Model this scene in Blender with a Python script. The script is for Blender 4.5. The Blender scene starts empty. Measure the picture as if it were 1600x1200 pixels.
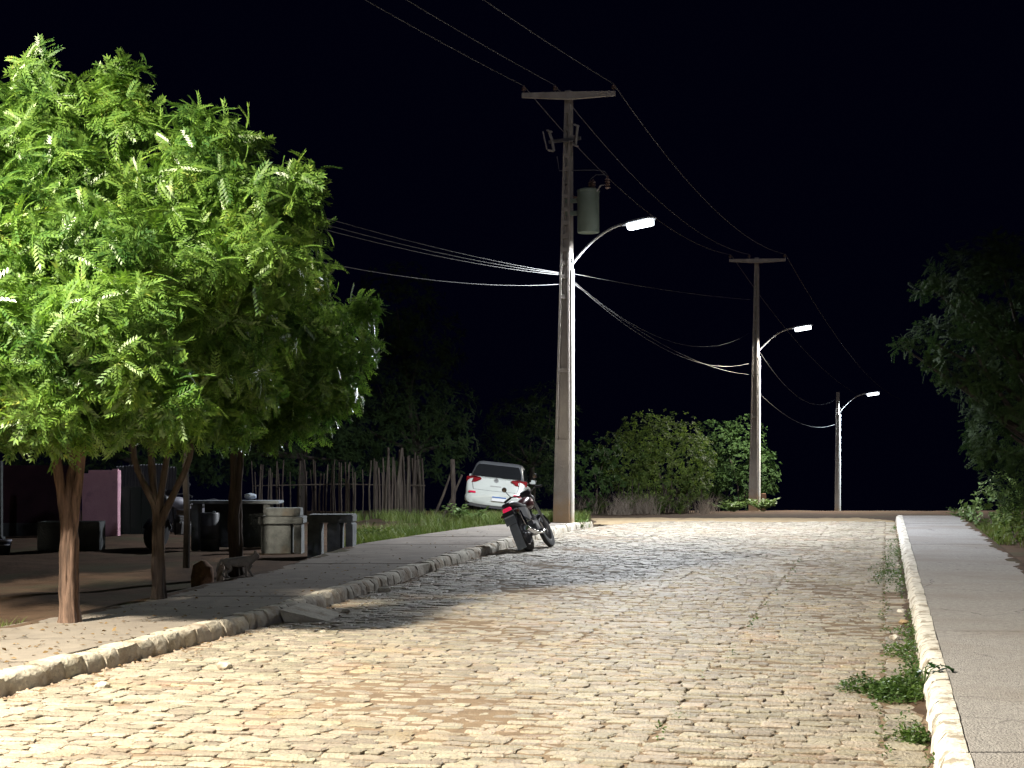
import bpy, bmesh, math, random
import numpy as np
from mathutils import Vector, Matrix, Euler

random.seed(7)
rng = np.random.default_rng(7)
scene = bpy.context.scene
COL = scene.collection
R = math.radians

# ------------------------------------------------------------------ camera, world, added fill sun, exposure
F = 2300.0            # focal length in photo pixels (photo is 1600 wide)
EYE = 1.6
cam_d = bpy.data.cameras.new('camera')
cam = bpy.data.objects.new('camera', cam_d)
COL.objects.link(cam)
cam.location = (0, 0, EYE)
cam.rotation_euler = (R(90), 0, 0)
cam_d.sensor_width = 36.0
cam_d.lens = F / 1600.0 * 36.0
cam_d.shift_y = 115.0 / 1600.0
cam_d.clip_start = 0.1
cam_d.clip_end = 900
scene.camera = cam

world = bpy.data.worlds.new('World')
scene.world = world
world.use_nodes = True
bg = world.node_tree.nodes['Background']
bg.inputs[0].default_value = (0.13, 0.14, 1.0, 1)
bg.inputs[1].default_value = 0.0032

fill_sun_d = bpy.data.lights.new('fill_sun', 'SUN')  # added sun lamp that lifts the shadows; the place has no such source
fill_sun_d.energy = 0.19
fill_sun_d.angle = R(0.5)
fill_sun_d.color = (0.84, 0.86, 1.0)
fill_sun = bpy.data.objects.new('fill_sun', fill_sun_d)
COL.objects.link(fill_sun)
fill_sun.rotation_euler = Vector((-0.16, 0.92, -0.40)).to_track_quat('-Z', 'Y').to_euler()

LAMP_W = 9500.0       # watts of a street lamp at Blender's scale
scene.view_settings.view_transform = 'Standard'
scene.view_settings.look = 'None'
scene.view_settings.gamma = 1.0
scene.view_settings.exposure = 0.0
scene.view_settings.use_curve_mapping = False
scene.render.engine = 'CYCLES'
scene.cycles.use_denoising = True
scene.cycles.max_bounces = 6
scene.cycles.diffuse_bounces = 3
scene.cycles.glossy_bounces = 2
scene.cycles.transmission_bounces = 4
scene.cycles.sample_clamp_indirect = 4.0


def P(px, py, Y):
    return Vector(((px - 800.0) * Y / F, Y, EYE - (py - 715.0) * Y / F))


# ------------------------------------------------------------------ materials
def new_mat(name):
    m = bpy.data.materials.new(name)
    m.use_nodes = True
    return m, m.node_tree.nodes, m.node_tree.links, m.node_tree.nodes['Principled BSDF']


def mat(name, c1, c2=None, scale=6.0, rough=0.8, bump=0.0, bscale=40.0, stretch=(1, 1, 1), c3=None, s3=1.2,
        metal=0.0, spec=0.5, detail=6.0, rnd=0.0, thr3=(0.5, 0.68)):
    """noise mottled surface: c1/c2 mix at one scale, optional patches of c3, fine bump, per-piece brightness"""
    m, N, L, b = new_mat(name)
    tc = N.new('ShaderNodeTexCoord')
    mp = N.new('ShaderNodeMapping')
    mp.inputs['Scale'].default_value = stretch
    L.new(tc.outputs['Object'], mp.inputs[0])
    col = None
    if c2 is not None:
        n = N.new('ShaderNodeTexNoise')
        n.inputs['Scale'].default_value = scale
        n.inputs['Detail'].default_value = detail
        n.inputs['Roughness'].default_value = 0.65
        L.new(mp.outputs[0], n.inputs['Vector'])
        r = N.new('ShaderNodeMapRange')
        r.inputs['From Min'].default_value = 0.32
        r.inputs['From Max'].default_value = 0.68
        L.new(n.outputs['Fac'], r.inputs['Value'])
        mx = N.new('ShaderNodeMix')
        mx.data_type = 'RGBA'
        mx.inputs[6].default_value = (*c1, 1)
        mx.inputs[7].default_value = (*c2, 1)
        L.new(r.outputs[0], mx.inputs[0])
        col = mx.outputs[2]
        if c3 is not None:
            n3 = N.new('ShaderNodeTexNoise')
            n3.inputs['Scale'].default_value = s3
            n3.inputs['Detail'].default_value = 5
            n3.inputs['Roughness'].default_value = 0.6
            L.new(tc.outputs['Object'], n3.inputs['Vector'])
            r3 = N.new('ShaderNodeMapRange')
            r3.inputs['From Min'].default_value = thr3[0]
            r3.inputs['From Max'].default_value = thr3[1]
            L.new(n3.outputs['Fac'], r3.inputs['Value'])
            m3 = N.new('ShaderNodeMix')
            m3.data_type = 'RGBA'
            m3.inputs[7].default_value = (*c3, 1)
            L.new(col, m3.inputs[6])
            L.new(r3.outputs[0], m3.inputs[0])
            col = m3.outputs[2]
        if rnd > 0:
            geo = N.new('ShaderNodeNewGeometry')
            oi = N.new('ShaderNodeObjectInfo')
            ad = N.new('ShaderNodeMath'); ad.operation = 'ADD'
            L.new(geo.outputs['Random Per Island'], ad.inputs[0])
            L.new(oi.outputs['Random'], ad.inputs[1])
            fr = N.new('ShaderNodeMath'); fr.operation = 'FRACT'
            L.new(ad.outputs[0], fr.inputs[0])
            rr = N.new('ShaderNodeMapRange')
            rr.inputs['To Min'].default_value = 1.0 - rnd
            rr.inputs['To Max'].default_value = 1.0 + rnd
            L.new(fr.outputs[0], rr.inputs['Value'])
            hs = N.new('ShaderNodeHueSaturation')
            L.new(col, hs.inputs['Color'])
            L.new(rr.outputs[0], hs.inputs['Value'])
            # little hue drift too
            rh = N.new('ShaderNodeMapRange')
            rh.inputs['To Min'].default_value = 0.5 - rnd * 0.07
            rh.inputs['To Max'].default_value = 0.5 + rnd * 0.07
            f2 = N.new('ShaderNodeMath'); f2.operation = 'MULTIPLY'; f2.inputs[1].default_value = 7.31
            L.new(fr.outputs[0], f2.inputs[0])
            f3 = N.new('ShaderNodeMath'); f3.operation = 'FRACT'
            L.new(f2.outputs[0], f3.inputs[0])
            L.new(f3.outputs[0], rh.inputs['Value'])
            L.new(rh.outputs[0], hs.inputs['Hue'])
            col = hs.outputs[0]
        L.new(col, b.inputs['Base Color'])
    else:
        b.inputs['Base Color'].default_value = (*c1, 1)
    b.inputs['Roughness'].default_value = rough
    b.inputs['Metallic'].default_value = metal
    b.inputs['Specular IOR Level'].default_value = spec
    if bump > 0:
        nb = N.new('ShaderNodeTexNoise')
        nb.inputs['Scale'].default_value = bscale
        nb.inputs['Detail'].default_value = 5
        L.new(mp.outputs[0], nb.inputs['Vector'])
        bp = N.new('ShaderNodeBump')
        bp.inputs['Strength'].default_value = bump
        bp.inputs['Distance'].default_value = 0.02
        L.new(nb.outputs['Fac'], bp.inputs['Height'])
        L.new(bp.outputs[0], b.inputs['Normal'])
    return m


def leaf_mat(name, c_dark, c_light, c_tip=None, trans=0.3, rough=0.42, spec=0.5):
    """leaf: every leaflet has its own shade, some young yellow ones; light passes through"""
    m, N, L, b = new_mat(name)
    geo = N.new('ShaderNodeNewGeometry')
    tc = N.new('ShaderNodeTexCoord')
    n = N.new('ShaderNodeTexNoise')
    n.inputs['Scale'].default_value = 2.2
    n.inputs['Detail'].default_value = 3
    L.new(tc.outputs['Object'], n.inputs['Vector'])
    ad = N.new('ShaderNodeMath'); ad.operation = 'MULTIPLY_ADD'
    ad.inputs[1].default_value = 0.45
    L.new(geo.outputs['Random Per Island'], ad.inputs[0])
    mr = N.new('ShaderNodeMapRange')
    mr.inputs['From Min'].default_value = 0.3
    mr.inputs['From Max'].default_value = 0.7
    mr.inputs['To Max'].default_value = 0.6
    L.new(n.outputs['Fac'], mr.inputs['Value'])
    L.new(mr.outputs[0], ad.inputs[2])
    ramp = N.new('ShaderNodeValToRGB')
    ramp.color_ramp.elements[0].color = (*c_dark, 1)
    ramp.color_ramp.elements[0].position = 0.1
    ramp.color_ramp.elements[1].color = (*c_light, 1)
    ramp.color_ramp.elements[1].position = 0.85
    if c_tip:
        e = ramp.color_ramp.elements.new(1.0)
        e.color = (*c_tip, 1)
    L.new(ad.outputs[0], ramp.inputs[0])
    L.new(ramp.outputs[0], b.inputs['Base Color'])
    b.inputs['Roughness'].default_value = rough
    b.inputs['Specular IOR Level'].default_value = spec
    tr = N.new('ShaderNodeBsdfTranslucent')
    hs = N.new('ShaderNodeHueSaturation')
    hs.inputs['Value'].default_value = 1.5
    hs.inputs['Saturation'].default_value = 1.1
    L.new(ramp.outputs[0], hs.inputs['Color'])
    L.new(hs.outputs[0], tr.inputs['Color'])
    mx = N.new('ShaderNodeMixShader')
    mx.inputs[0].default_value = trans
    L.new(b.outputs[0], mx.inputs[1])
    L.new(tr.outputs[0], mx.inputs[2])
    L.new(mx.outputs[0], N['Material Output'].inputs['Surface'])
    return m


def emit_mat(name, color, strength):
    m, N, L, b = new_mat(name)
    b.inputs['Base Color'].default_value = (0.8, 0.8, 0.8, 1)
    b.inputs['Emission Color'].default_value = (*color, 1)
    b.inputs['Emission Strength'].default_value = strength
    return m


M = {}
M['stone'] = mat('cobble_granite', (0.40, 0.355, 0.285), (0.265, 0.24, 0.20), scale=17, rough=0.6, bump=0.8, bscale=55,
                 c3=(0.40, 0.285, 0.18), s3=1.1, rnd=0.28, thr3=(0.54, 0.78), spec=0.35, detail=9)
M['sand'] = mat('joint_sand', (0.27, 0.205, 0.145), (0.17, 0.13, 0.098), scale=5, rough=0.95, bump=0.5, bscale=60, spec=0.1)
M['dirt'] = mat('dirt_ground', (0.115, 0.075, 0.053), (0.06, 0.041, 0.031), scale=2.2, rough=0.95, bump=0.7, bscale=14,
                c3=(0.075, 0.07, 0.045), s3=0.6, spec=0.1)
M['palesand'] = mat('pale_sand', (0.46, 0.36, 0.23), (0.34, 0.25, 0.15), scale=3, rough=0.95, bump=0.5, bscale=22, spec=0.1)
M['pavement'] = mat('pavement_concrete', (0.25, 0.222, 0.195), (0.175, 0.157, 0.142), scale=3.5, rough=0.9, bump=0.45, bscale=75,
                    c3=(0.18, 0.155, 0.135), s3=0.9, rnd=0.06, spec=0.2, detail=10)
M['pavement_r'] = mat('pavement_grey_concrete', (0.47, 0.455, 0.455), (0.29, 0.28, 0.285), scale=26, rough=0.92, bump=0.8, bscale=70,
                      c3=(0.33, 0.305, 0.29), s3=0.6, rnd=0.07, spec=0.15, detail=10)
M['kerb'] = mat('kerb_old_whitewash', (0.58, 0.545, 0.475), (0.39, 0.36, 0.305), scale=7, rough=0.9, bump=0.9, bscale=24,
                c3=(0.30, 0.235, 0.165), s3=2.6, rnd=0.12, spec=0.2)
M['kerbwhite'] = mat('kerb_white_paint', (0.80, 0.79, 0.76), (0.62, 0.58, 0.52), scale=8, rough=0.85, bump=0.9, bscale=26,
                     c3=(0.36, 0.32, 0.27), s3=7.0, rnd=0.06, spec=0.2, thr3=(0.52, 0.60))
M['bark'] = mat('bark_brown', (0.22, 0.145, 0.112), (0.045, 0.032, 0.027), scale=26, rough=0.9, bump=1.0, bscale=22,
                stretch=(1, 1, 0.10), spec=0.15)
M['bark_dark'] = mat('bark_dark', (0.05, 0.042, 0.038), (0.03, 0.026, 0.024), scale=15, rough=0.95, spec=0.1)
M['bark_grey'] = mat('bark_grey', (0.17, 0.135, 0.118), (0.055, 0.045, 0.04), scale=22, rough=0.92, bump=0.9, bscale=26,
                     stretch=(1, 1, 0.12), spec=0.15)
M['neem'] = leaf_mat('neem_leaf', (0.045, 0.125, 0.030), (0.20, 0.335, 0.06), (0.36, 0.41, 0.09), trans=0.28, rough=0.38, spec=0.7)
M['bushleaf'] = leaf_mat('bush_leaf', (0.045, 0.085, 0.022), (0.14, 0.19, 0.05), trans=0.25, rough=0.7, spec=0.2)
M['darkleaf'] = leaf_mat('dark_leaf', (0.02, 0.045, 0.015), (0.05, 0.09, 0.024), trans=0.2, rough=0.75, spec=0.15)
M['unlitleaf'] = leaf_mat('unlit_leaf', (0.012, 0.026, 0.010), (0.030, 0.052, 0.016), trans=0.15, rough=0.8, spec=0.1)  # darker copy of the dark leaf, lack of light put into its colour
M['weed'] = leaf_mat('weed_leaf', (0.07, 0.13, 0.04), (0.17, 0.24, 0.08), trans=0.25, rough=0.5)
M['grass'] = leaf_mat('grass_blade', (0.06, 0.115, 0.02), (0.17, 0.22, 0.055), (0.30, 0.24, 0.12), trans=0.25, rough=0.55)
M['drygrass'] = leaf_mat('dry_twig', (0.16, 0.13, 0.10), (0.34, 0.29, 0.24), trans=0.1, rough=0.8)
M['creeper'] = leaf_mat('creeper_leaf', (0.03, 0.075, 0.018), (0.095, 0.165, 0.035), (0.15, 0.2, 0.05), trans=0.2, rough=0.5)
M['pole'] = mat('pole_concrete', (0.42, 0.385, 0.355), (0.31, 0.285, 0.265), scale=5, rough=0.9, bump=0.4, bscale=45, stretch=(1, 1, 0.5), spec=0.15)
M['lit_strip'] = mat('pole_lit_face', (0.80, 0.80, 0.77), (0.70, 0.70, 0.67), scale=4, rough=0.5)  # pale colour stands in for lamplight on the pole's side face
M['galv'] = mat('galvanised_steel', (0.50, 0.51, 0.52), (0.40, 0.41, 0.42), scale=8, rough=0.45, metal=0.6)
M['lamp_shell'] = mat('lamp_shell_grey', (0.42, 0.43, 0.45), (0.36, 0.37, 0.39), scale=6, rough=0.5)
M['trafo'] = mat('transformer_green_grey', (0.20, 0.25, 0.21), (0.17, 0.215, 0.18), scale=5, rough=0.5)
M['porcelain'] = mat('insulator_brown', (0.20, 0.13, 0.11), (0.13, 0.085, 0.075), scale=9, rough=0.3)
M['polymer'] = mat('polymer_grey', (0.34, 0.32, 0.31), (0.26, 0.25, 0.25), scale=9, rough=0.5)
M['wire'] = mat('cable_aluminium', (0.12, 0.12, 0.13), (0.09, 0.09, 0.10), scale=3, rough=0.6)
M['cablewire'] = mat('cable_light_grey', (0.12, 0.12, 0.12), (0.09, 0.09, 0.09), scale=3, rough=0.5)
M['carpaint'] = mat('car_white_paint', (0.50, 0.535, 0.515), (0.46, 0.495, 0.475), scale=3, rough=0.28)
M['carpaint_shaded'] = mat('car_paint_shaded', (0.11, 0.115, 0.125), (0.09, 0.095, 0.105), scale=3, rough=0.3)  # shade over the white upper body put into the colour
M['badge'] = mat('badge_silver', (0.30, 0.31, 0.32), None, rough=0.4, metal=0.2)
M['glass'] = mat('dark_glass', (0.012, 0.013, 0.015), None, rough=0.12)
M['rubber'] = mat('tyre_rubber', (0.03, 0.03, 0.033), (0.045, 0.045, 0.048), scale=20, rough=0.8)
M['plastic'] = mat('black_plastic', (0.035, 0.036, 0.042), (0.05, 0.052, 0.06), scale=9, rough=0.5)
M['greyplastic'] = mat('grey_plastic', (0.20, 0.225, 0.26), (0.25, 0.275, 0.31), scale=9, rough=0.55)
M['red'] = mat('tail_lamp_red', (0.24, 0.014, 0.02), (0.18, 0.01, 0.014), scale=5, rough=0.2)
M['redlens'] = mat('red_reflector', (0.75, 0.02, 0.09), (0.62, 0.015, 0.06), scale=5, rough=0.15)
M['redgleam'] = emit_mat('tail_lamp_gleam', (1.0, 0.03, 0.12), 0.55)  # emission stands in for lamp light sent back by the red reflector
M['redgleam'].node_tree.nodes['Principled BSDF'].inputs['Base Color'].default_value = (0.6, 0.02, 0.08, 1)
M['chrome'] = mat('chrome', (0.72, 0.72, 0.73), None, rough=0.16, metal=1.0)
M['steel'] = mat('dull_steel', (0.36, 0.36, 0.38), (0.24, 0.24, 0.25), scale=14, rough=0.42, metal=0.8)
M['platewhite'] = mat('plate_white', (0.70, 0.72, 0.74), None, rough=0.5)
M['plateblue'] = mat('plate_blue', (0.04, 0.13, 0.38), None, rough=0.5)
M['maroonpaint'] = mat('dark_red_paint', (0.10, 0.03, 0.03), (0.07, 0.02, 0.025), scale=6, rough=0.3)
M['whitepaint'] = mat('worn_white_paint', (0.42, 0.42, 0.48), (0.30, 0.30, 0.35), scale=9, rough=0.4)
M['pinkwall'] = mat('pink_limewash', (0.66, 0.40, 0.48), (0.58, 0.33, 0.41), scale=4, rough=0.9, bump=0.3, bscale=30,
                    c3=(0.36, 0.21, 0.28), s3=2.4, thr3=(0.55, 0.72))
M['shadedwall'] = mat('shaded_limewash', (0.045, 0.022, 0.032), (0.03, 0.016, 0.024), scale=3, rough=0.95, bump=0.3, bscale=30, spec=0.1)  # shade put into the colour; same wall as the pink one
M['gate'] = mat('gate_dark_green', (0.012, 0.026, 0.021), (0.018, 0.034, 0.028), scale=4, rough=0.7)
M['sheet'] = mat('grey_sheet', (0.12, 0.125, 0.14), (0.08, 0.085, 0.10), scale=4, rough=0.6)
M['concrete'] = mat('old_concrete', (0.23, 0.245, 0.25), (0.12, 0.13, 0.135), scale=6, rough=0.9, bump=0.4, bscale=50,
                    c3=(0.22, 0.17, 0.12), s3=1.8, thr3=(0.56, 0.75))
M['darkconcrete'] = mat('dark_concrete', (0.07, 0.078, 0.082), (0.045, 0.05, 0.054), scale=6, rough=0.9, bump=0.4, bscale=40)  # darker tone of concrete
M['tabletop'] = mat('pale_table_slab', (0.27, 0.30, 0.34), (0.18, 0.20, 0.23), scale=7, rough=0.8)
M['wood'] = mat('weathered_sticks', (0.095, 0.08, 0.066), (0.035, 0.029, 0.026), scale=14, rough=0.95, bump=0.7, bscale=30,
                stretch=(1, 1, 0.15), rnd=0.3, spec=0.1)
M['clay'] = mat('clay_block', (0.26, 0.14, 0.08), (0.17, 0.095, 0.06), scale=8, rough=0.95, bump=0.5, bscale=40)
M['tanblock'] = mat('tan_block', (0.40, 0.31, 0.235), (0.30, 0.235, 0.18), scale=8, rough=0.95, bump=0.5, bscale=40)
M['fur'] = mat('grey_fur', (0.34, 0.31, 0.27), (0.22, 0.20, 0.18), scale=22, rough=0.95, bump=0.5, bscale=120, spec=0.1)
M['cloth'] = mat('pale_blue_cloth', (0.55, 0.62, 0.74), (0.48, 0.55, 0.68), scale=9, rough=0.9)
M['bucket'] = mat('navy_plastic', (0.018, 0.022, 0.045), (0.025, 0.03, 0.06), scale=6, rough=0.4)
M['lens'] = emit_mat('lamp_lens_lit', (0.86, 0.94, 1.0), 9.0)
M['lens_warm'] = emit_mat('lamp_lens_lit_warm', (1.0, 0.86, 0.62), 9.0)


def add_cracks(m, scale=0.9, width=0.012, dark=0.35):
    """hairline cracks: thin voronoi edges, wobbled, multiplied over the colour"""
    N, L = m.node_tree.nodes, m.node_tree.links
    b = N['Principled BSDF']
    src = b.inputs['Base Color'].links[0].from_socket
    tc = N.new('ShaderNodeTexCoord')
    nz = N.new('ShaderNodeTexNoise'); nz.inputs['Scale'].default_value = 3.0; nz.inputs['Detail'].default_value = 6
    L.new(tc.outputs['Object'], nz.inputs['Vector'])
    mix = N.new('ShaderNodeVectorMath'); mix.operation = 'MULTIPLY_ADD'
    mix.inputs[1].default_value = (0.45, 0.45, 0.45)
    L.new(nz.outputs['Color'], mix.inputs[0]); L.new(tc.outputs['Object'], mix.inputs[2])
    v = N.new('ShaderNodeTexVoronoi'); v.feature = 'DISTANCE_TO_EDGE'; v.inputs['Scale'].default_value = scale
    L.new(mix.outputs[0], v.inputs['Vector'])
    mr = N.new('ShaderNodeMapRange'); mr.inputs['From Max'].default_value = width
    mr.inputs['To Min'].default_value = dark; mr.inputs['To Max'].default_value = 1.0
    L.new(v.outputs['Distance'], mr.inputs['Value'])
    # cracks only in places
    n2 = N.new('ShaderNodeTexNoise'); n2.inputs['Scale'].default_value = 0.7
    L.new(tc.outputs['Object'], n2.inputs['Vector'])
    m2 = N.new('ShaderNodeMapRange'); m2.inputs['From Min'].default_value = 0.48; m2.inputs['From Max'].default_value = 0.56
    L.new(n2.outputs['Fac'], m2.inputs['Value'])
    mx = N.new('ShaderNodeMix'); mx.data_type = 'FLOAT'; mx.inputs[3].default_value = 1.0
    L.new(m2.outputs[0], mx.inputs[0]); L.new(mr.outputs[0], mx.inputs[2])
    mu = N.new('ShaderNodeMix'); mu.data_type = 'RGBA'; mu.blend_type = 'MULTIPLY'; mu.inputs[0].default_value = 1.0
    L.new(src, mu.inputs[6]); L.new(mx.outputs[0], mu.inputs[7])
    L.new(mu.outputs[2], b.inputs['Base Color'])


def add_splash(m, colour, top=0.75):
    """earth splashed up on the foot of a thing, ragged upper edge"""
    N, L = m.node_tree.nodes, m.node_tree.links
    b = N['Principled BSDF']
    src = b.inputs['Base Color'].links[0].from_socket
    tc = N.new('ShaderNodeTexCoord'); sp = N.new('ShaderNodeSeparateXYZ')
    L.new(tc.outputs['Object'], sp.inputs[0])
    n = N.new('ShaderNodeTexNoise'); n.inputs['Scale'].default_value = 4.5; n.inputs['Detail'].default_value = 6
    L.new(tc.outputs['Object'], n.inputs['Vector'])
    ad = N.new('ShaderNodeMath'); ad.operation = 'MULTIPLY_ADD'; ad.inputs[1].default_value = -0.9
    L.new(n.outputs['Fac'], ad.inputs[0]); L.new(sp.outputs['Z'], ad.inputs[2])
    mr = N.new('ShaderNodeMapRange'); mr.inputs['From Min'].default_value = top - 0.75; mr.inputs['From Max'].default_value = top - 0.25
    mr.inputs['To Min'].default_value = 0.8; mr.inputs['To Max'].default_value = 0.0
    L.new(ad.outputs[0], mr.inputs['Value'])
    mx = N.new('ShaderNodeMix'); mx.data_type = 'RGBA'; mx.inputs[7].default_value = (*colour, 1)
    L.new(mr.outputs[0], mx.inputs[0]); L.new(src, mx.inputs[6])
    L.new(mx.outputs[2], b.inputs['Base Color'])


add_cracks(M['pavement_r'], 0.55, 0.008, 0.45)
add_cracks(M['pavement'], 0.6, 0.009, 0.4)
add_splash(M['pole'], (0.38, 0.255, 0.14), 0.62)
add_splash(M['lit_strip'], (0.50, 0.37, 0.20), 0.45)


# ------------------------------------------------------------------ mesh helpers
def obj(name, me, material, parent=None):
    o = bpy.data.objects.new(name, me)
    if material is not None and not me.materials:
        me.materials.append(material)
    COL.objects.link(o)
    if parent is not None:
        o.parent = parent
    return o


def tag(o, label=None, cat=None, group=None, kind=None):
    if label: o['label'] = label
    if cat: o['category'] = cat
    if group: o['group'] = group
    if kind: o['kind'] = kind
    return o


def thing(name, loc, label, cat, rz=0.0, group=None):
    o = bpy.data.objects.new(name, None)
    o.empty_display_size = 0.2
    COL.objects.link(o)
    o.location = loc
    o.rotation_euler = (0, 0, rz)
    return tag(o, label, cat, group)


def quads_mesh(name, V, Q, smooth=False):
    """mesh from arrays: V (n,3), Q (m,4)"""
    me = bpy.data.meshes.new(name)
    V = np.asarray(V, dtype=np.float32)
    Q = np.asarray(Q, dtype=np.int32)
    me.vertices.add(len(V))
    me.vertices.foreach_set('co', V.ravel())
    me.loops.add(Q.size)
    me.loops.foreach_set('vertex_index', Q.ravel())
    me.polygons.add(len(Q))
    me.polygons.foreach_set('loop_start', np.arange(0, Q.size, Q.shape[1], dtype=np.int32))
    if smooth:
        me.polygons.foreach_set('use_smooth', np.ones(len(Q), dtype=bool))
    me.update(calc_edges=True)
    me.validate()
    return me


class MB:
    """collects simple shapes, builds one mesh"""
    def __init__(self):
        self.v = []; self.f = []

    def add(self, vs, fs):
        b = len(self.v)
        self.v += [tuple(p) for p in vs]
        self.f += [tuple(i + b for i in f) for f in fs]

    def box(self, c, s, rot=None, taper=1.0, jit=0.0):
        hx, hy, hz = s[0] / 2, s[1] / 2, s[2] / 2
        vs = []
        for z in (-1, 1):
            k = taper if z > 0 else 1.0
            for x, y in ((-1, -1), (1, -1), (1, 1), (-1, 1)):
                p = Vector((x * hx * k, y * hy * k, z * hz))
                if jit: p += Vector((random.uniform(-jit, jit), random.uniform(-jit, jit), random.uniform(-jit, jit)))
                if rot is not None: p = rot @ p
                vs.append(p + Vector(c))
        self.add(vs, [(3, 2, 1, 0), (4, 5, 6, 7), (0, 1, 5, 4), (1, 2, 6, 5), (2, 3, 7, 6), (3, 0, 4, 7)])
        return self

    def tube(self, pts, rads, n=8, wob=0.0, cap=True):
        pts = [Vector(p) for p in pts]
        if not hasattr(rads, '__len__'): rads = [rads] * len(pts)
        rings = []
        ref = None
        for i, p in enumerate(pts):
            t = (pts[min(i + 1, len(pts) - 1)] - pts[max(i - 1, 0)])
            if t.length < 1e-9: t = Vector((0, 0, 1))
            t.normalize()
            if ref is None:
                ref = t.orthogonal().normalized()
                if abs(t.z) > 0.9: ref = (Vector((1, 0, 0)) - t * t.x).normalized()
            ref = (ref - t * ref.dot(t)).normalized()
            s = t.cross(ref)
            ring = []
            for k in range(n):
                a = 2 * math.pi * k / n
                r = rads[i] * (1 + (random.uniform(-wob, wob) if wob else 0))
                ring.append(p + ref * (math.cos(a) * r) + s * (math.sin(a) * r))
            rings.append(ring)
        vs = [v for r in rings for v in r]
        fs = []
        for i in range(len(rings) - 1):
            for k in range(n):
                a = i * n + k; b = i * n + (k + 1) % n
                fs.append((a, b, b + n, a + n))
        if cap:
            fs.append(tuple(reversed(range(n))))
            fs.append(tuple(range((len(rings) - 1) * n, len(rings) * n)))
        self.add(vs, fs)
        return self

    def lathe(self, prof, origin=(0, 0, 0), axis='Z', n=20):
        """prof: list of (r, h)"""
        vs = []
        for r, h in prof:
            for k in range(n):
                a = 2 * math.pi * k / n
                c, s = math.cos(a) * r, math.sin(a) * r
                p = {'Z': (c, s, h), 'X': (h, c, s), 'Y': (s, h, c)}[axis]
                vs.append(Vector(p) + Vector(origin))
        fs = []
        for i in range(len(prof) - 1):
            for k in range(n):
                a = i * n + k; b = i * n + (k + 1) % n
                fs.append((a, b, b + n, a + n))
        if prof[0][0] > 1e-6: fs.append(tuple(reversed(range(n))))
        if prof[-1][0] > 1e-6: fs.append(tuple(range((len(prof) - 1) * n, len(prof) * n)))
        self.add(vs, fs)
        return self

    def loft(self, rings, cap=True):
        n = len(rings[0])
        vs = [p for r in rings for p in r]
        fs = []
        for i in range(len(rings) - 1):
            for k in range(n):
                a = i * n + k; b = i * n + (k + 1) % n
                fs.append((a, b, b + n, a + n))
        if cap:
            fs.append(tuple(reversed(range(n))))
            fs.append(tuple(range((len(rings) - 1) * n, len(rings) * n)))
        self.add(vs, fs)
        return self

    def build(self, name, material, parent=None, smooth=False, bevel=0.0):
        me = bpy.data.meshes.new(name)
        me.from_pydata(self.v, [], self.f)
        bm = bmesh.new(); bm.from_mesh(me)
        bmesh.ops.recalc_face_normals(bm, faces=bm.faces)
        if bevel > 0:
            es = [e for e in bm.edges if len(e.link_faces) == 2 and e.calc_face_angle(0) > 0.5]
            bmesh.ops.bevel(bm, geom=es, offset=bevel, segments=2, affect='EDGES', clamp_overlap=True)
        bm.to_mesh(me); bm.free()
        if smooth:
            me.polygons.foreach_set('use_smooth', [True] * len(me.polygons))
            try: me.set_sharp_from_angle(angle=R(40))
            except Exception: pass
        return obj(name, me, material, parent)


# ------------------------------------------------------------------ layout of the place
def smoothstep(a, b, x):
    t = min(1.0, max(0.0, (x - a) / (b - a)))
    return t * t * (3 - 2 * t)


KY = [0, 9.81, 14.3, 18.0, 21.6, 26.0, 30.7, 33.0, 35.0, 37.5]
KX = [-5.85, -3.41, -2.24, -1.58, -0.94, -0.08, 0.93, 1.52, 2.35, 3.9]


def LK(Y):            # X of the left kerb's road face
    return float(np.interp(Y, KY, KX))


def RK(Y):            # X of the right kerb's road face
    return 2.19 + 0.254 * (Y - 7.59)


def LB(Y):            # X of the back edge of the left pavement
    return LK(Y) - float(np.interp(Y, [0, 12, 16, 20, 25, 31, 34], [1.72, 1.72, 1.72, 1.8, 2.3, 1.75, 1.2]))


def RB(Y):
    return RK(Y) + 1.60


ROAD_END = 36.9


def drop(Y):
    """the ground is level to the end of the cobbles, then falls away over a crest"""
    if Y < 37: return 0.0
    if Y < 55: return -0.385 * (Y - 37) / 18.0
    if Y < 78: return -0.385 - 1.25 * (Y - 55) / 23.0
    return -1.635 - 0.055 * (Y - 78)


def ground_z(X, Y):
    z = drop(Y)
    if LB(Y) < X < RB(Y) and Y < ROAD_END + 0.4:
        return z - 0.10
    n = 0.035 * math.sin(X * 1.3 + Y * 0.7) * math.sin(Y * 0.9 - X * 0.4) + 0.02 * math.sin(X * 3.1) * math.sin(Y * 2.3)
    if Y > ROAD_END: n *= 0.4 + 0.0 * X
    k = 1.0
    if X < LB(Y): k = smoothstep(0.0, 1.5, LB(Y) - X)
    if X > RB(Y): k = smoothstep(0.0, 1.5, X - RB(Y))
    z += n * k
    if X < LB(Y) and Y < 34: z -= 0.04
    return z


# ground sheet (fine near, coarse far)
def spaced(a, b, fine, far, lo, hi):
    out = [a]
    while out[-1] < b:
        x = out[-1]
        out.append(x + (fine if lo <= x <= hi else far))
    return out


gx = spaced(-260, 260, 0.3, 8.0, -16, 20)
gy = spaced(-30, 420, 0.4, 5.0, 4, 62)
V = []
for y in gy:
    for x in gx:
        V.append((x, y, ground_z(x, y)))
nx = len(gx)
Q = [(j * nx + i, j * nx + i + 1, (j + 1) * nx + i + 1, (j + 1) * nx + i) for j in range(len(gy) - 1) for i in range(nx - 1)]
tag(obj('ground', quads_mesh('ground', V, Q, True), M['dirt']), kind='structure')

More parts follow.
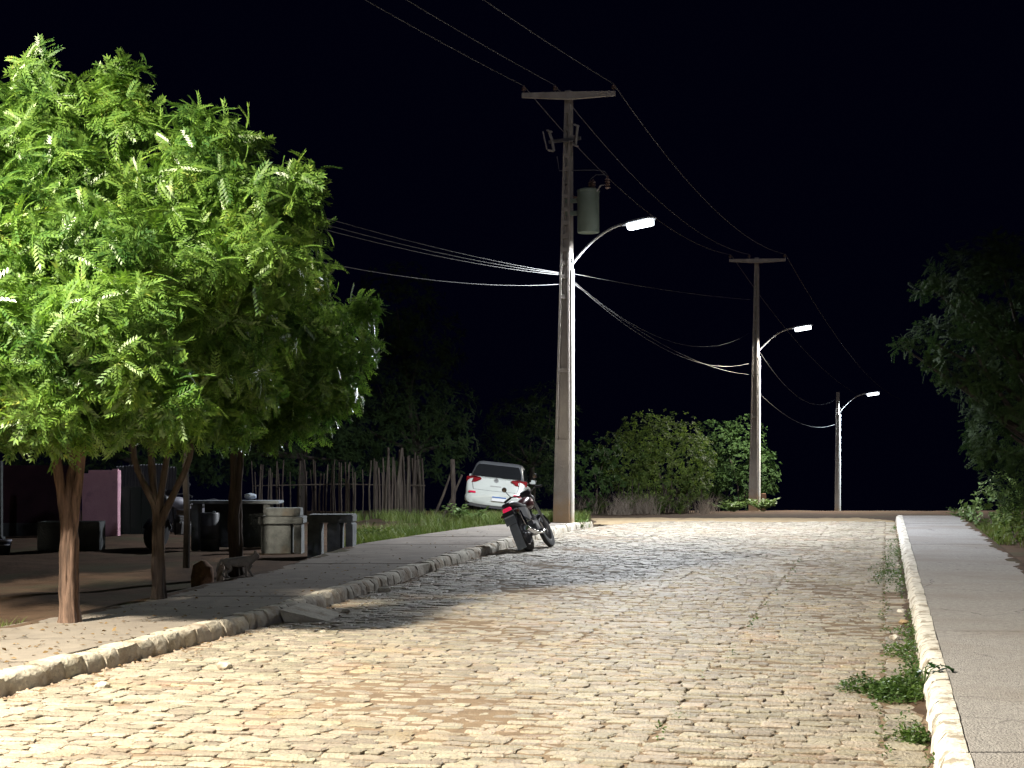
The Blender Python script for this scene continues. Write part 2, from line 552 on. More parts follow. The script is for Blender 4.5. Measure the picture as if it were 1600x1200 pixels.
# sandy fringe where the cobbles stop, spread over the dirt
V = []; Q = []
rows = 14
for j in range(rows + 1):
    y = ROAD_END - 0.6 + 4.3 * j / rows
    for i in range(41):
        t = i / 40
        x = (LK(min(y, 36.5)) - 1.3) * (1 - t) + (RK(min(y, 37)) + 0.1) * t
        yy = y + 0.35 * math.sin(x * 2.1) * (j / rows) + 0.2 * math.sin(x * 5.3) * (j / rows)
        edge = (1 if j in (0, rows) or i in (0, 40) else 0)
        V.append((x, yy, drop(yy) + (0.018 if not edge else -0.05) + 0.008 * math.sin(x * 7 + y * 9)))
for j in range(rows):
    for i in range(40):
        a = j * 41 + i
        Q.append((a, a + 1, a + 42, a + 41))
tag(obj('sand_verge', quads_mesh('sand_verge', V, Q, True), M['palesand']), kind='structure')

# ------------------------------------------------------------------ cobbled road
road_o = Vector((2.19, 7.59, 0)); road_d = Vector((0.2462, 0.9692, 0)); road_l = Vector((-0.9692, 0.2462, 0))
V = []; Q = []
ys = [2.0 + 0.5 * k for k in range(int((ROAD_END - 2.0) / 0.5) + 1)]
for y in ys:
    for i in range(9):
        t = i / 8
        V.append((LK(y) * (1 - t) + RK(y) * t, y, 0.0005))
for j in range(len(ys) - 1):
    for i in range(8):
        a = j * 9 + i
        Q.append((a, a + 1, a + 10, a + 9))
road = tag(obj('road', quads_mesh('road', V, Q), M['sand']), kind='structure')


def stone_geo(cx, cy, hw, hl, z):
    """irregular set stone, 8-sided, rounded arris; centre in world, half sizes across/along the road"""
    ang = random.uniform(-0.09, 0.09)
    ca, sa = math.cos(ang), math.sin(ang)
    base = [(-1, -1), (0.0, -1.03), (1, -1), (1.03, 0), (1, 1), (0, 1.03), (-1, 1), (-1.03, 0)]
    tilt_a, tilt_b = random.gauss(0, 0.016), random.gauss(0, 0.022)
    pts = []
    for k, (a, b) in enumerate(base):
        u = a * hw + random.uniform(-1, 1) * hw * 0.15
        v = b * hl + random.uniform(-1, 1) * hl * 0.19
        if k % 2 == 0:
            u *= 0.92; v *= 0.90
        pts.append((u * ca - v * sa, u * sa + v * ca))
    vs = []
    for k, sh, dz in ((0, 0.82, 0.0), (1, 0.98, -0.0038), (2, 1.0, -0.04)):
        for (u, v) in pts:
            uu, vv = u * sh, v * sh
            p = -road_l * uu + road_d * vv
            h = z + dz + (uu * tilt_a + vv * tilt_b if k < 2 else 0) + (random.uniform(-0.003, 0.003) if k == 0 else 0)
            vs.append((cx + p.x, cy + p.y, h))
    fs = [tuple(range(8))]
    for r in range(2):
        for k in range(8):
            a = r * 8 + k; b = r * 8 + (k + 1) % 8
            fs.append((b, a, a + 8, b + 8))
    return vs, fs


stones = []
strips = [0.04, 0.27, 1.55, 2.86, 4.15, 5.30, 6.35, 7.3]
for si in range(len(strips) - 1):
    t0, t1 = strips[si], strips[si + 1]
    s = -3.2
    while s < 30.6:
        rowd = random.choice((0.072, 0.082, 0.09, 0.098, 0.108, 0.125)) if t1 - t0 > 0.5 else random.uniform(0.16, 0.30)
        t = t0 + random.uniform(-0.03, 0.03) * (t1 - t0 > 0.5)
        te = t1 + random.uniform(-0.03, 0.03) * (t1 - t0 > 0.5)
        sk = random.uniform(-0.03, 0.03)
        while t < te - 0.03:
            w = random.uniform(0.09, 0.25) if t1 - t0 > 0.5 else (t1 - t0 - 0.01)
            if te - (t + w) < 0.08: w = te - t - 0.004
            tc = t + w / 2
            sc = s + rowd / 2 + sk * (tc - t0) + random.uniform(-0.012, 0.012)
            p = road_o + road_d * sc + road_l * tc
            if p.x - w * 0.4 > LK(p.y) + 0.0 and p.y < ROAD_END + random.uniform(-0.5, 0.1) and p.y > 4.0:
                und = 0.009 * math.sin(p.x * 1.7 + 0.6 * p.y) * math.sin(p.y * 0.8) + 0.009
                if random.random() > 0.006:
                    stones.append((p.x, p.y, w / 2 - 0.0005, rowd / 2 + 0.0005, und + random.gauss(0, 0.0035)))
            t += w
        s += rowd


def in_frame(x, y):
    px = 800 + F * x / y
    py = 715 + F * EYE / y
    return -20 < px < 1620 and py < 1205


stones.sort(key=lambda q: (0 if in_frame(q[0], q[1]) else 1, q[1]))
for q in stones[:300]:
    vs, fs = stone_geo(*q)
    me = bpy.data.meshes.new('cobblestone')
    me.from_pydata(vs, [], fs)
    obj('cobblestone', me, M['stone'], road)
mb = MB()
for q in stones[300:]:
    mb.add(*stone_geo(*q))
me = bpy.data.meshes.new('cobblestones'); me.from_pydata(mb.v, [], mb.f)
tag(obj('cobblestones', me, M['stone'], road), kind='stuff')


# ------------------------------------------------------------------ pavements and kerbs
def slab_mesh(f0, f1, y0, y1, z, thick=0.10, gap=0.006):
    n = max(2, int((y1 - y0) / 0.5))
    mb = MB()
    rings = []
    for j in range(n + 1):
        y = y0 + gap + (y1 - y0 - 2 * gap) * j / n
        a, b = f0(y), f1(y)
        dz = drop(y)
        rings.append([(a, y, z + dz), (b, y, z + dz), (b, y, z + dz - thick), (a, y, z + dz - thick)])
    mb.loft(rings)
    return mb


KW = 0.17
pav_l = MB().box((-3.9, 4.0, 0.02), (2.0, 0.5, 0.14))
V = []; Q = []


def bed(name, f0, f1, y0, y1, z, m):
    V = []; Q = []
    n = int((y1 - y0) / 0.6)
    for j in range(n + 1):
        y = y0 + (y1 - y0) * j / n
        V += [(f0(y), y, z), (f1(y), y, z)]
    for j in range(n):
        Q.append((2 * j, 2 * j + 1, 2 * j + 3, 2 * j + 2))
    return tag(obj(name, quads_mesh(name, V, Q), m), kind='structure')


def step_x(f, off):
    return lambda y: f(y) + off


side_l = bed('pavement', step_x(LB, 0.02), step_x(LK, -0.05), 3.0, 34.0, 0.09, M['sand'])
y = 3.0
while y < 33.6:
    y1 = min(34.0, y + random.uniform(2.2, 2.6))
    slab_mesh(LB, step_x(LK, -KW - 0.004), y, y1, 0.142 + random.uniform(-0.006, 0.006), gap=0.005).build('slab', M['pavement'], side_l, bevel=0.006)
    y = y1
side_r = bed('pavement', step_x(RK, 0.05), step_x(RB, -0.02), 3.0, 37.0, 0.09, M['sand'])
for a, b in ((3.0, 5.0), (5.0, 7.28), (7.28, 10.0), (10.0, 12.3), (12.3, 14.45), (14.45, 17.0), (17.0, 19.6), (19.6, 22.2), (22.2, 24.8), (24.8, 27.4),
             (27.4, 30.0), (30.0, 32.6), (32.6, 34.9), (34.9, 37.1)):
    slab_mesh(step_x(RK, 0.154), RB, a, b, 0.142 + random.uniform(-0.004, 0.004), gap=0.004).build('slab', M['pavement_r'], side_r, bevel=0.005)


def kerb_stone(fx, y0, y1, sign, m, parent, ztop=0.15, rough=0.012, KW=0.17):
    """one rough kerb block; sign +1: pavement lies to +X of the road face"""
    n = 2
    mb = MB()
    rings = []
    zt = ztop + random.uniform(-0.012, 0.008) * (1.0 if sign < 0 else 0.4)
    out = random.uniform(-0.012, 0.012) * (1.0 if sign < 0 else 0.4)
    for j in range(n + 1):
        y = y0 + 0.002 + (y1 - y0 - 0.004) * j / n
        x0 = fx(y) - sign * out
        e = 0.0 if j == 1 else 0.014
        J = lambda s=rough: random.uniform(-s, s)
        rings.append([(x0 + sign * (-0.02 + e) + J(), y, -0.06),
                      (x0 + sign * (0.0 + e) + J(), y, zt * 0.55 + J()),
                      (x0 + sign * (0.02 + e) + J(), y, zt - 0.025 + J(0.008)),
                      (x0 + sign * (0.05 + e) + J(), y, zt - e * 0.4 + J(0.004)),
                      (x0 + sign * KW, y, zt - e * 0.3 + J(0.002)),
                      (x0 + sign * KW, y, -0.06)])
    mb.loft(rings)
    o = mb.build('kerb_stone', m, parent, smooth=True)
    return o


kerb_l = side_l
y = 4.0
nk = 0
while y < 33.8:
    ln = random.uniform(0.18, 0.34) if y > 11 else random.uniform(0.22, 0.55)
    if not (20.15 < y < 20.6):          # a broken-out gap by the loose stone
        kerb_stone(LK, y, y + ln, -1, M['kerb'], side_l, rough=0.012)
    y += ln
y = 4.0
while y < 37.0:
    ln = random.uniform(0.22, 0.55)
    kerb_stone(RK, y, y + ln, 1, M['kerbwhite'], side_r, rough=0.010, KW=0.15)
    y += ln
# mortar behind the kerb blocks so that the gaps are not holes
for f, sg, par, y0, y1 in ((LK, -1, side_l, 3.9, 33.7), (RK, 1, side_r, 3.9, 36.9)):
    mb = MB(); rings = []
    for j in range(61):
        y = y0 + (y1 - y0) * j / 60
        x0 = f(y) + sg * 0.045; x1 = f(y) + sg * ((KW if sg < 0 else 0.15) - 0.01)
        rings.append([(x0, y, -0.06), (x0, y, 0.118), (x1, y, 0.118), (x1, y, -0.06)])
    mb.loft(rings).build('kerb_mortar', M['kerb'], par)

# concrete wedge that lets wheels climb the kerb
c = Vector((LK(14.55), 14.55, 0))
mb = MB()
mb.add([(c.x + 0.02, 14.1, 0.0), (c.x + 0.02 + 0.12, 15.15, 0.0), (c.x - 0.03 + 0.10, 15.0, 0.13), (c.x - 0.06, 14.2, 0.135),
        (c.x + 0.42, 14.25, 0.012), (c.x + 0.5, 14.95, 0.012)],
       [(3, 0, 4), (3, 4, 5, 2), (2, 5, 1), (0, 3, 2, 1), (0, 1, 5, 4)])
tag(mb.build('kerb_ramp', M['kerb'], bevel=0.01), 'small smooth concrete wedge leaning against the left kerb', 'kerb ramp')


# ------------------------------------------------------------------ foliage
def frames(U, Nrm):
    U = U / np.linalg.norm(U, axis=1, keepdims=True)
    S = np.cross(Nrm, U)
    S /= np.linalg.norm(S, axis=1, keepdims=True) + 1e-9
    W = np.cross(U, S)
    return U, S, W


def pinnate(pairs=6, ll=0.24, lw=0.062, droop=0.35):
    """feather leaf of unit length along x: leaflets swept forward, tip drooping"""
    vs = []; qs = []

    def z(x): return -droop * x * x * 0.5

    def leaflet(x0, side):
        ang = R(52) if side else 0
        dx, dy = math.cos(ang), math.sin(ang) * (side if side else 0)
        L = ll * (1.0 - 0.35 * abs(x0 - 0.55)) * (0.9 if side else 1.0)
        nx_, ny_ = -dy, dx
        b = len(vs)
        zz = z(x0)
        vs.append((x0, 0, zz))
        vs.append((x0 + dx * L * 0.45 + nx_ * lw * 0.5, dy * L * 0.45 + ny_ * lw * 0.5, zz - 0.01))
        vs.append((x0 + dx * L + 0.03, dy * L, zz - 0.075))
        vs.append((x0 + dx * L * 0.45 - nx_ * lw * 0.5, dy * L * 0.45 - ny_ * lw * 0.5, zz - 0.01))
        qs.append((b, b + 1, b + 2, b + 3))
    for k in range(pairs):
        x0 = 0.16 + 0.72 * k / (pairs - 1)
        leaflet(x0, 1); leaflet(x0 + 0.03, -1)
    leaflet(0.86, 0)
    for k in range(2):
        xa, xb = k * 0.45, k * 0.45 + 0.45
        b = len(vs)
        vs.extend([(xa, -0.008, z(xa)), (xb, -0.006, z(xb)), (xb, 0.006, z(xb)), (xa, 0.008, z(xa))])
        qs.append((b, b + 1, b + 2, b + 3))
    return np.array(vs, np.float32), np.array(qs, np.int32)


def simple_leaf():
    return (np.array([(0, 0, 0), (0.5, 0.26, 0.03), (1, 0, -0.12), (0.5, -0.26, 0.03)], np.float32), np.array([(0, 1, 2, 3)], np.int32))


PIN = pinnate(7, ll=0.27, lw=0.092, droop=0.9)
PIN5 = pinnate(6, ll=0.28, lw=0.10, droop=0.6)
FINE = pinnate(5, ll=0.26, lw=0.10)
ONE = simple_leaf()


def scatter(template, pos, U, Nrm, size):
    tv, tq = template
    U, S, W = frames(U, Nrm)
    n, k = len(pos), len(tv)
    v = (pos[:, None, :] + size[:, None, None] * (tv[None, :, 0:1] * U[:, None, :] + tv[None, :, 1:2] * S[:, None, :] + tv[None, :, 2:3] * W[:, None, :]))
    q = tq[None] + (np.arange(n) * k)[:, None, None]
    return v.reshape(-1, 3), q.reshape(-1, 4)


def crown(lobes, dens, leaf_len, template, per=7, jitter=0.10, up=0.55, inner=0.2, spread=(50, 95)):
    """lobes: (centre, (rx, ry, rz)); rosettes of leaves on the lobes' skins, some inside"""
    PS, US, NS, SZ = [], [], [], []
    Cs = np.array([l[0] for l in lobes]); Rs = np.array([l[1] for l in lobes])
    for i, (c, r) in enumerate(lobes):
        r = np.array(r)
        area = 4 * math.pi * ((r[0] * r[1]) ** 1.6 / 3 + (r[0] * r[2]) ** 1.6 / 3 + (r[1] * r[2]) ** 1.6 / 3) ** (1 / 1.6)
        n = max(6, int(area * dens))
        d = rng.normal(size=(n, 3)); d /= np.linalg.norm(d, axis=1, keepdims=True)
        rad = 1.0 + rng.normal(0, jitter, n)
        ins = rng.random(n) < inner
        rad[ins] = rng.uniform(0.45, 0.85, ins.sum())
        p = np.array(c) + d * r * rad[:, None]
        keep = np.ones(n, bool)
        for j in range(len(lobes)):
            if j == i: continue
            q = np.linalg.norm((p - Cs[j]) / Rs[j], axis=1)
            keep &= q > 0.62
        p, d = p[keep], d[keep]
        n = len(p)
        if n == 0: continue
        ax = d * 0.75 + np.array([0, 0, up]) + rng.normal(0, 0.25, (n, 3))
        ax /= np.linalg.norm(ax, axis=1, keepdims=True)
        t1 = np.cross(ax, np.array([0.31, 0.77, 0.2])); t1 /= np.linalg.norm(t1, axis=1, keepdims=True)
        t2 = np.cross(ax, t1)
        ph0 = rng.uniform(0, 6.28, n)
        for k in range(per):
            ph = ph0 + 2.4 * k + rng.normal(0, 0.25, n)
            el = np.radians(rng.uniform(spread[0], spread[1], n))
            rd = np.cos(ph)[:, None] * t1 + np.sin(ph)[:, None] * t2
            u = np.cos(el)[:, None] * ax + np.sin(el)[:, None] * rd
            nn = ax * 0.9 + rng.normal(0, 0.22, (n, 3)) + np.array([0, 0, 0.15])
            PS.append(p + rng.normal(0, 0.02, (n, 3)) + ax * (0.02 * k * leaf_len / 0.28)); US.append(u); NS.append(nn)
            SZ.append(leaf_len * rng.uniform(0.7, 1.2, n))
    return scatter(template, np.concatenate(PS), np.concatenate(US), np.concatenate(NS), np.concatenate(SZ))


def px_lobes(Y, spec, shrink=0.0):
    out = []
    for s in spec:
        px, py, rp = s[:3]
        dY = s[3] if len(s) > 3 else 0.0
        sq = s[4] if len(s) > 4 else 1.0
        YY = Y + dY
        r = max(0.12, rp * YY / F - shrink)
        out.append((tuple(P(px, py, YY)), (r, r * 1.05, r * sq)))
    return out


def limb(a, b, r0, r1, bend=0.15, n=6):
    a, b = Vector(a), Vector(b)
    L = (b - a).length
    off = Vector((random.uniform(-1, 1), random.uniform(-1, 1), 0)) * bend * L
    pts = []; rs = []
    for k in range(n + 1):
        t = k / n
        pts.append(a.lerp(b, t) + off * math.sin(math.pi * t) + Vector((random.uniform(-1, 1), random.uniform(-1, 1), 0)) * 0.012)
        rs.append(r0 + (r1 - r0) * t)
    return pts, rs


def clumps(lobes, rsub=0.30):
    """break every lobe into smaller hanging clumps over a thin core"""
    out = []
    for c, rr in lobes:
        R_ = rr[0]
        n = int(min(9, max(3, round(R_ / 0.075))))
        out.append((c, tuple(q * 0.62 for q in rr)))
        g0 = random.uniform(0, 6.28)
        for k in range(n):
            z = 1 - 2 * (k + 0.5) / n
            a = g0 + 2.4 * k
            q = math.sqrt(1 - z * z)
            f_ = random.uniform(0.55, 0.8)
            r_ = max(0.10, R_ * random.uniform(0.36, 0.52))
            out.append(((c[0] + math.cos(a) * q * R_ * f_, c[1] + math.sin(a) * q * R_ * f_, c[2] + z * rr[2] * f_), (r_, r_, r_ * 0.72)))
    return out


def neem(base, name_label, lobes, stems, fork_z, m_bark, dens, per, leaf_len, group, template=PIN):
    t = thing('neem_tree', base, name_label, 'tree', group=group)
    inv = -Vector(base)
    mb = MB()
    n = len(stems)
    for i, (px_off, r0, r1) in enumerate(stems):
        a = 2 * math.pi * i / n + 0.5
        b0 = Vector((math.cos(a) * r0 * 0.75, math.sin(a) * r0 * 0.75, -0.06))
        pts = []; rs = []
        for k in range(15):
            z = fork_z * k / 14
            tw = a + 0.45 * k / 14 + 0.12 * math.sin(k * 1.3 + i)
            sp = r0 * (0.72 + 0.1 * math.sin(k * 0.9 + i * 2)) + (px_off[1] if False else 0)
            fl = smoothstep(0.45, 1.0, k / 14)
            pts.append(Vector((math.cos(tw) * sp + px_off[0] * fl, math.sin(tw) * sp + px_off[1] * fl, z - 0.05)))
            rs.append((r0 * (1.0 - 0.25 * fl)) * (1.75 if k == 0 else 1.25 if k == 1 else 1.0 + 0.06 * math.sin(k * 2.1 + i)))
        mb.tube(pts, rs, n=11, wob=0.11)
        top = pts[-1]
        # limbs onward into the crown
        ls = sorted([L for L in lobes if (Vector(L[0]) + inv - top).normalized().z > 0.62] or lobes, key=lambda L: (Vector(L[0]) + inv - top).length)
        for L in random.sample(ls[:max(3, len(ls) // 2)], min(3, len(ls))):
            q, rr = limb(top, Vector(L[0]) + inv, rs[-1] * 0.85, 0.012, 0.12)
            mb.tube(q, rr, n=6)
    o = mb.build('trunk', m_bark, t, smooth=True)
    v, q = crown(clumps(lobes), dens, leaf_len, template, per, jitter=0.08, up=0.35, inner=0.1, spread=(55, 118))
    v = v - np.array(base)
    obj('crown', quads_mesh('crown', v, q), M['neem'], t)
    return t


T1 = P(108, 972, 13.0); T1.z = 0.14
L1 = px_lobes(13.0, [(55, 125, 52, 1.7, 1.1), (75, 200, 95, 1.6), (-15, 235, 90, 1.5), (185, 128, 45, 1.8, 1.2), (195, 195, 72, 1.7), (-60, 300, 140, 1.2), (110, 310, 115, 1.2),
                     (30, 400, 140, .3), (165, 400, 105, .2), (20, 540, 130, -.8), (140, 530, 120, -.9), (215, 590, 88, -.7), (280, 632, 40, -.7, .8),
                     (70, 630, 70, -1.0, .75), (-60, 600, 100, -.6, .8), (-150, 420, 150, .3), (150, 640, 70, .5, .7), (30, 640, 80, .6, .6), (225, 490, 75, -.2), (60, 665, 55, -.6, .8),
                     (-10, 655, 70, -.4, .8), (130, 672, 45, -.5, .8), (185, 655, 50, -.3, .8)], 0.12)
T2 = P(248, 935, 15.2); T2.z = 0.14
L2 = px_lobes(15.2, [(310, 205, 52, -.6, 1.1), (300, 275, 88, -.8), (385, 320, 80, -.7), (240, 370, 110, -.3), (470, 290, 44, -.3, 1.1), (462, 350, 58, -.4), (340, 410, 105, -1.1),
                     (430, 440, 76, -.6), (300, 520, 110, -.7), (385, 540, 78, -.5), (330, 610, 70, -.2, .8), (250, 630, 70, .2, .8), (400, 600, 52, .1, .9), (300, 640, 50, -.5, .7),
                     (220, 470, 110, 0), (375, 230, 34, .2), (300, 672, 45, -.2, .8), (235, 668, 50, -.3, .8), (360, 660, 50, 0, .8)], 0.12)
T3 = P(368, 880, 20.2); T3.z = 0.0
L3 = px_lobes(20.2, [(400, 380, 80, 0), (455, 440, 80, .2), (500, 520, 72, .3), (570, 492, 32, .2), (558, 555, 42, .3), (440, 560, 90, -.4), (500, 600, 66, 0),
                     (400, 640, 64, 0, .8), (470, 650, 60, .2, .7), (540, 620, 40, .2), (350, 640, 60, .4, .7), (360, 470, 100, .4), (420, 672, 50, -.2, .8), (350, 668, 45, .2, .8)], 0.12)
GRP = 'feather-leaved trees along the left pavement'
neem(T1, 'leftmost tree on the pavement edge, brightest crown above a thick reddish braided trunk', L1,
     [((-0.16, 0.05), 0.052, 0), ((-0.06, -0.06), 0.050, 0), ((0.05, 0.05), 0.052, 0), ((0.10, -0.05), 0.048, 0)], 1.55, M['bark'], 25, 7, 0.235, GRP)
neem(T2, 'tree with smooth grey trunk forking into four limbs at head height, second along the pavement', L2,
     [((-0.30, 0.05), 0.040, 0), ((-0.09, 0.12), 0.045, 0), ((0.10, 0.06), 0.042, 0), ((0.33, -0.06), 0.040, 0)], 1.62, M['bark_grey'], 25, 7, 0.235, GRP)
T0 = Vector((-7.3, 17.5, 0.0))
L0 = px_lobes(17.5, [(-160, 250, 150), (-60, 330, 120), (-260, 330, 150), (-150, 430, 190), (-20, 430, 90, .3), (-80, 540, 150), (-230, 540, 150), (-10, 600, 90, .2), (-150, 640, 110), (20, 250, 60, .3)], 0.1)
neem(T0, 'tree mostly outside the left edge, its crown showing behind the leftmost pavement tree', L0,
     [((-0.10, 0.05), 0.055, 0), ((0.06, -0.04), 0.055, 0), ((0.05, 0.07), 0.055, 0)], 1.6, M['bark_grey'], 16, 7, 0.235, GRP, PIN5)
neem(T3, 'darker tree behind the concrete tables, rightmost crown of the three by the pavement', L3,
     [((-0.06, 0.03), 0.062, 0), ((0.03, -0.04), 0.062, 0), ((0.05, 0.05), 0.06, 0)], 1.7, M['bark_grey'], 18, 7, 0.235, GRP, PIN5)


def leafy(name, base, label, cat, lobes, m, dens, leaf, per, template=ONE, group=None, trunk=None, m_bark='bark_grey', up=0.5, stems=4):
    t = thing(name, base, label, cat, group=group)
    inv = -Vector(base)
    mb = MB()
    if trunk:
        for _ in range(1):
            q, rr = limb((0, 0, -0.1), Vector((random.uniform(-.1, .1), 0, trunk[1])), trunk[0], trunk[0] * 0.7, 0.03)
            mb.tube(q, rr, n=8, wob=0.06)
        top = Vector((0, 0, trunk[1]))
        for L in lobes:
            q, rr = limb(top, Vector(L[0]) + inv, trunk[0] * 0.5, 0.015, 0.12); mb.tube(q, rr, n=5)
        mb.build('trunk', M[m_bark], t, smooth=True)
    else:
        for L in random.sample(lobes, min(stems, len(lobes))):
            q, rr = limb((random.uniform(-.1, .1), random.uniform(-.1, .1), -0.1), Vector(L[0]) + inv, 0.028, 0.008, 0.12); mb.tube(q, rr, n=5)
        mb.build('stem', M[m_bark], t, smooth=True)
    v, q = crown(lobes, dens, leaf, template, per, up=up)
    obj('crown' if trunk else 'foliage', quads_mesh('foliage', v - np.array(base), q), m, t)
    return t


def gp(px, Y):
    p = P(px, 0, Y)
    p.z = ground_z(p.x, Y)
    return p


# bushes by the second pole
GB = 'bushes beyond the end of the cobbles'
leafy('bush', gp(1050, 50), 'tall rounded green bush midway between the first and second poles', 'bush',
      px_lobes(50, [(1050, 715, 62), (1010, 690, 45, .5), (1075, 720, 40, -1), (1040, 755, 50, -.6), (985, 720, 50, .8), (1000, 760, 40, .4), (1085, 755, 28, -.5)], 0.05),
      M['bushleaf'], 28, 0.105, 8, group=GB)
leafy('bush', gp(1150, 57), 'broad bush rising behind the second pole', 'bush',
      px_lobes(57, [(1140, 715, 45), (1120, 690, 36, 1), (1180, 735, 36, -.5), (1190, 755, 28, 0), (1150, 765, 36, -.4), (1110, 750, 32, .6), (1195, 720, 18, .3), (1165, 680, 30, 1)], 0.05),
      M['darkleaf'], 26, 0.105, 8, group=GB)
leafy('bush', gp(928, 47), 'dim bush just right of the first pole', 'bush',
      px_lobes(47, [(925, 730, 34), (945, 705, 26, .6), (905, 720, 26, .3), (920, 765, 30, 0), (955, 745, 22, .8)]), M['darkleaf'], 13, 0.13, 8, group=GB)

# dim trees behind the stick fence and the yard
GD = 'dim trees behind the stick fence'
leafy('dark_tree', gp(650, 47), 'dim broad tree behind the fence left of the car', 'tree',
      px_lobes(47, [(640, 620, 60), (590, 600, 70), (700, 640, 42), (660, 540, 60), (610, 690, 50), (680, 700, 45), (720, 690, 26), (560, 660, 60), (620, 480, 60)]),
      M['unlitleaf'], 12, 0.22, 6, FINE, group=GD, trunk=(0.16, 2.0), m_bark='bark_dark')
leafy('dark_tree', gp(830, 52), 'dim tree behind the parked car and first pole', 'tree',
      px_lobes(52, [(830, 690, 42), (800, 660, 36), (860, 640, 40), (780, 700, 28), (835, 740, 34), (860, 715, 30)]), M['unlitleaf'], 12, 0.2, 6, FINE, group=GD, trunk=(0.13, 1.6), m_bark='bark_dark')
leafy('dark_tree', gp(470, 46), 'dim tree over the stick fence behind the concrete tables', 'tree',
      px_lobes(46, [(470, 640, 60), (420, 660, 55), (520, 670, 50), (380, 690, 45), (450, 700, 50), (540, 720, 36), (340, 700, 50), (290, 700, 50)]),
      M['unlitleaf'], 12, 0.22, 6, FINE, group=GD, trunk=(0.15, 1.8), m_bark='bark_dark')
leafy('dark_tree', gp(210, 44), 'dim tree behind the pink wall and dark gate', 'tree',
      px_lobes(44, [(210, 690, 50), (140, 690, 50), (60, 680, 60), (250, 720, 40), (180, 640, 60)]), M['unlitleaf'], 12, 0.22, 6, FINE, group=GD, trunk=(0.15, 1.6), m_bark='bark_dark')

# big dim tree on the right
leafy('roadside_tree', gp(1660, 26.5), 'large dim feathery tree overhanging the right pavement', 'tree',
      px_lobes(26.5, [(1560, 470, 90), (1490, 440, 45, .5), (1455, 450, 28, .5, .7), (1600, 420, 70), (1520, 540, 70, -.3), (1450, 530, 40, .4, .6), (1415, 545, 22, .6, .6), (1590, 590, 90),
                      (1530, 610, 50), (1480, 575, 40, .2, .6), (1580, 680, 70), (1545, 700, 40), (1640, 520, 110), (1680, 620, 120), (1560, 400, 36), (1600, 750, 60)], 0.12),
      M['unlitleaf'], 13, 0.22, 8, FINE, trunk=(0.17, 1.5), m_bark='bark_dark')
GS = 'shrubs along the far edge of the right pavement'
leafy('shrub', gp(1548, 33), 'yellowish shrub at the far end of the right pavement', 'shrub',
      px_lobes(33, [(1545, 800, 30, 0), (1522, 795, 18, .4, .7), (1560, 770, 26), (1575, 800, 26, -.2), (1515, 805, 12, .4, .7)]), M['weed'], 20, 0.11, 8, group=GS)
leafy('shrub', gp(1592, 27), 'dark shrub under the big tree, nearest beside the right pavement', 'shrub',
      px_lobes(27, [(1592, 830, 32), (1615, 800, 40), (1580, 815, 22, .6), (1610, 850, 26, -.6), (1640, 830, 50)]), M['bushleaf'], 22, 0.10, 8, group=GS)


# ------------------------------------------------------------------ utility poles and street lamps
A = R(-30)
AX = Vector((math.cos(A), math.sin(A), 0))       # towards the road, seen from the pole
AY = Vector((-math.sin(A), math.cos(A), 0))
CA = R(-5)                                       # the crossarms are set square to the line, not to the shaft
CX = Vector((math.cos(CA), math.sin(CA), 0))
CY = Vector((-math.sin(CA), math.cos(CA), 0))


INS = (-1.0, -0.30, 1.0)


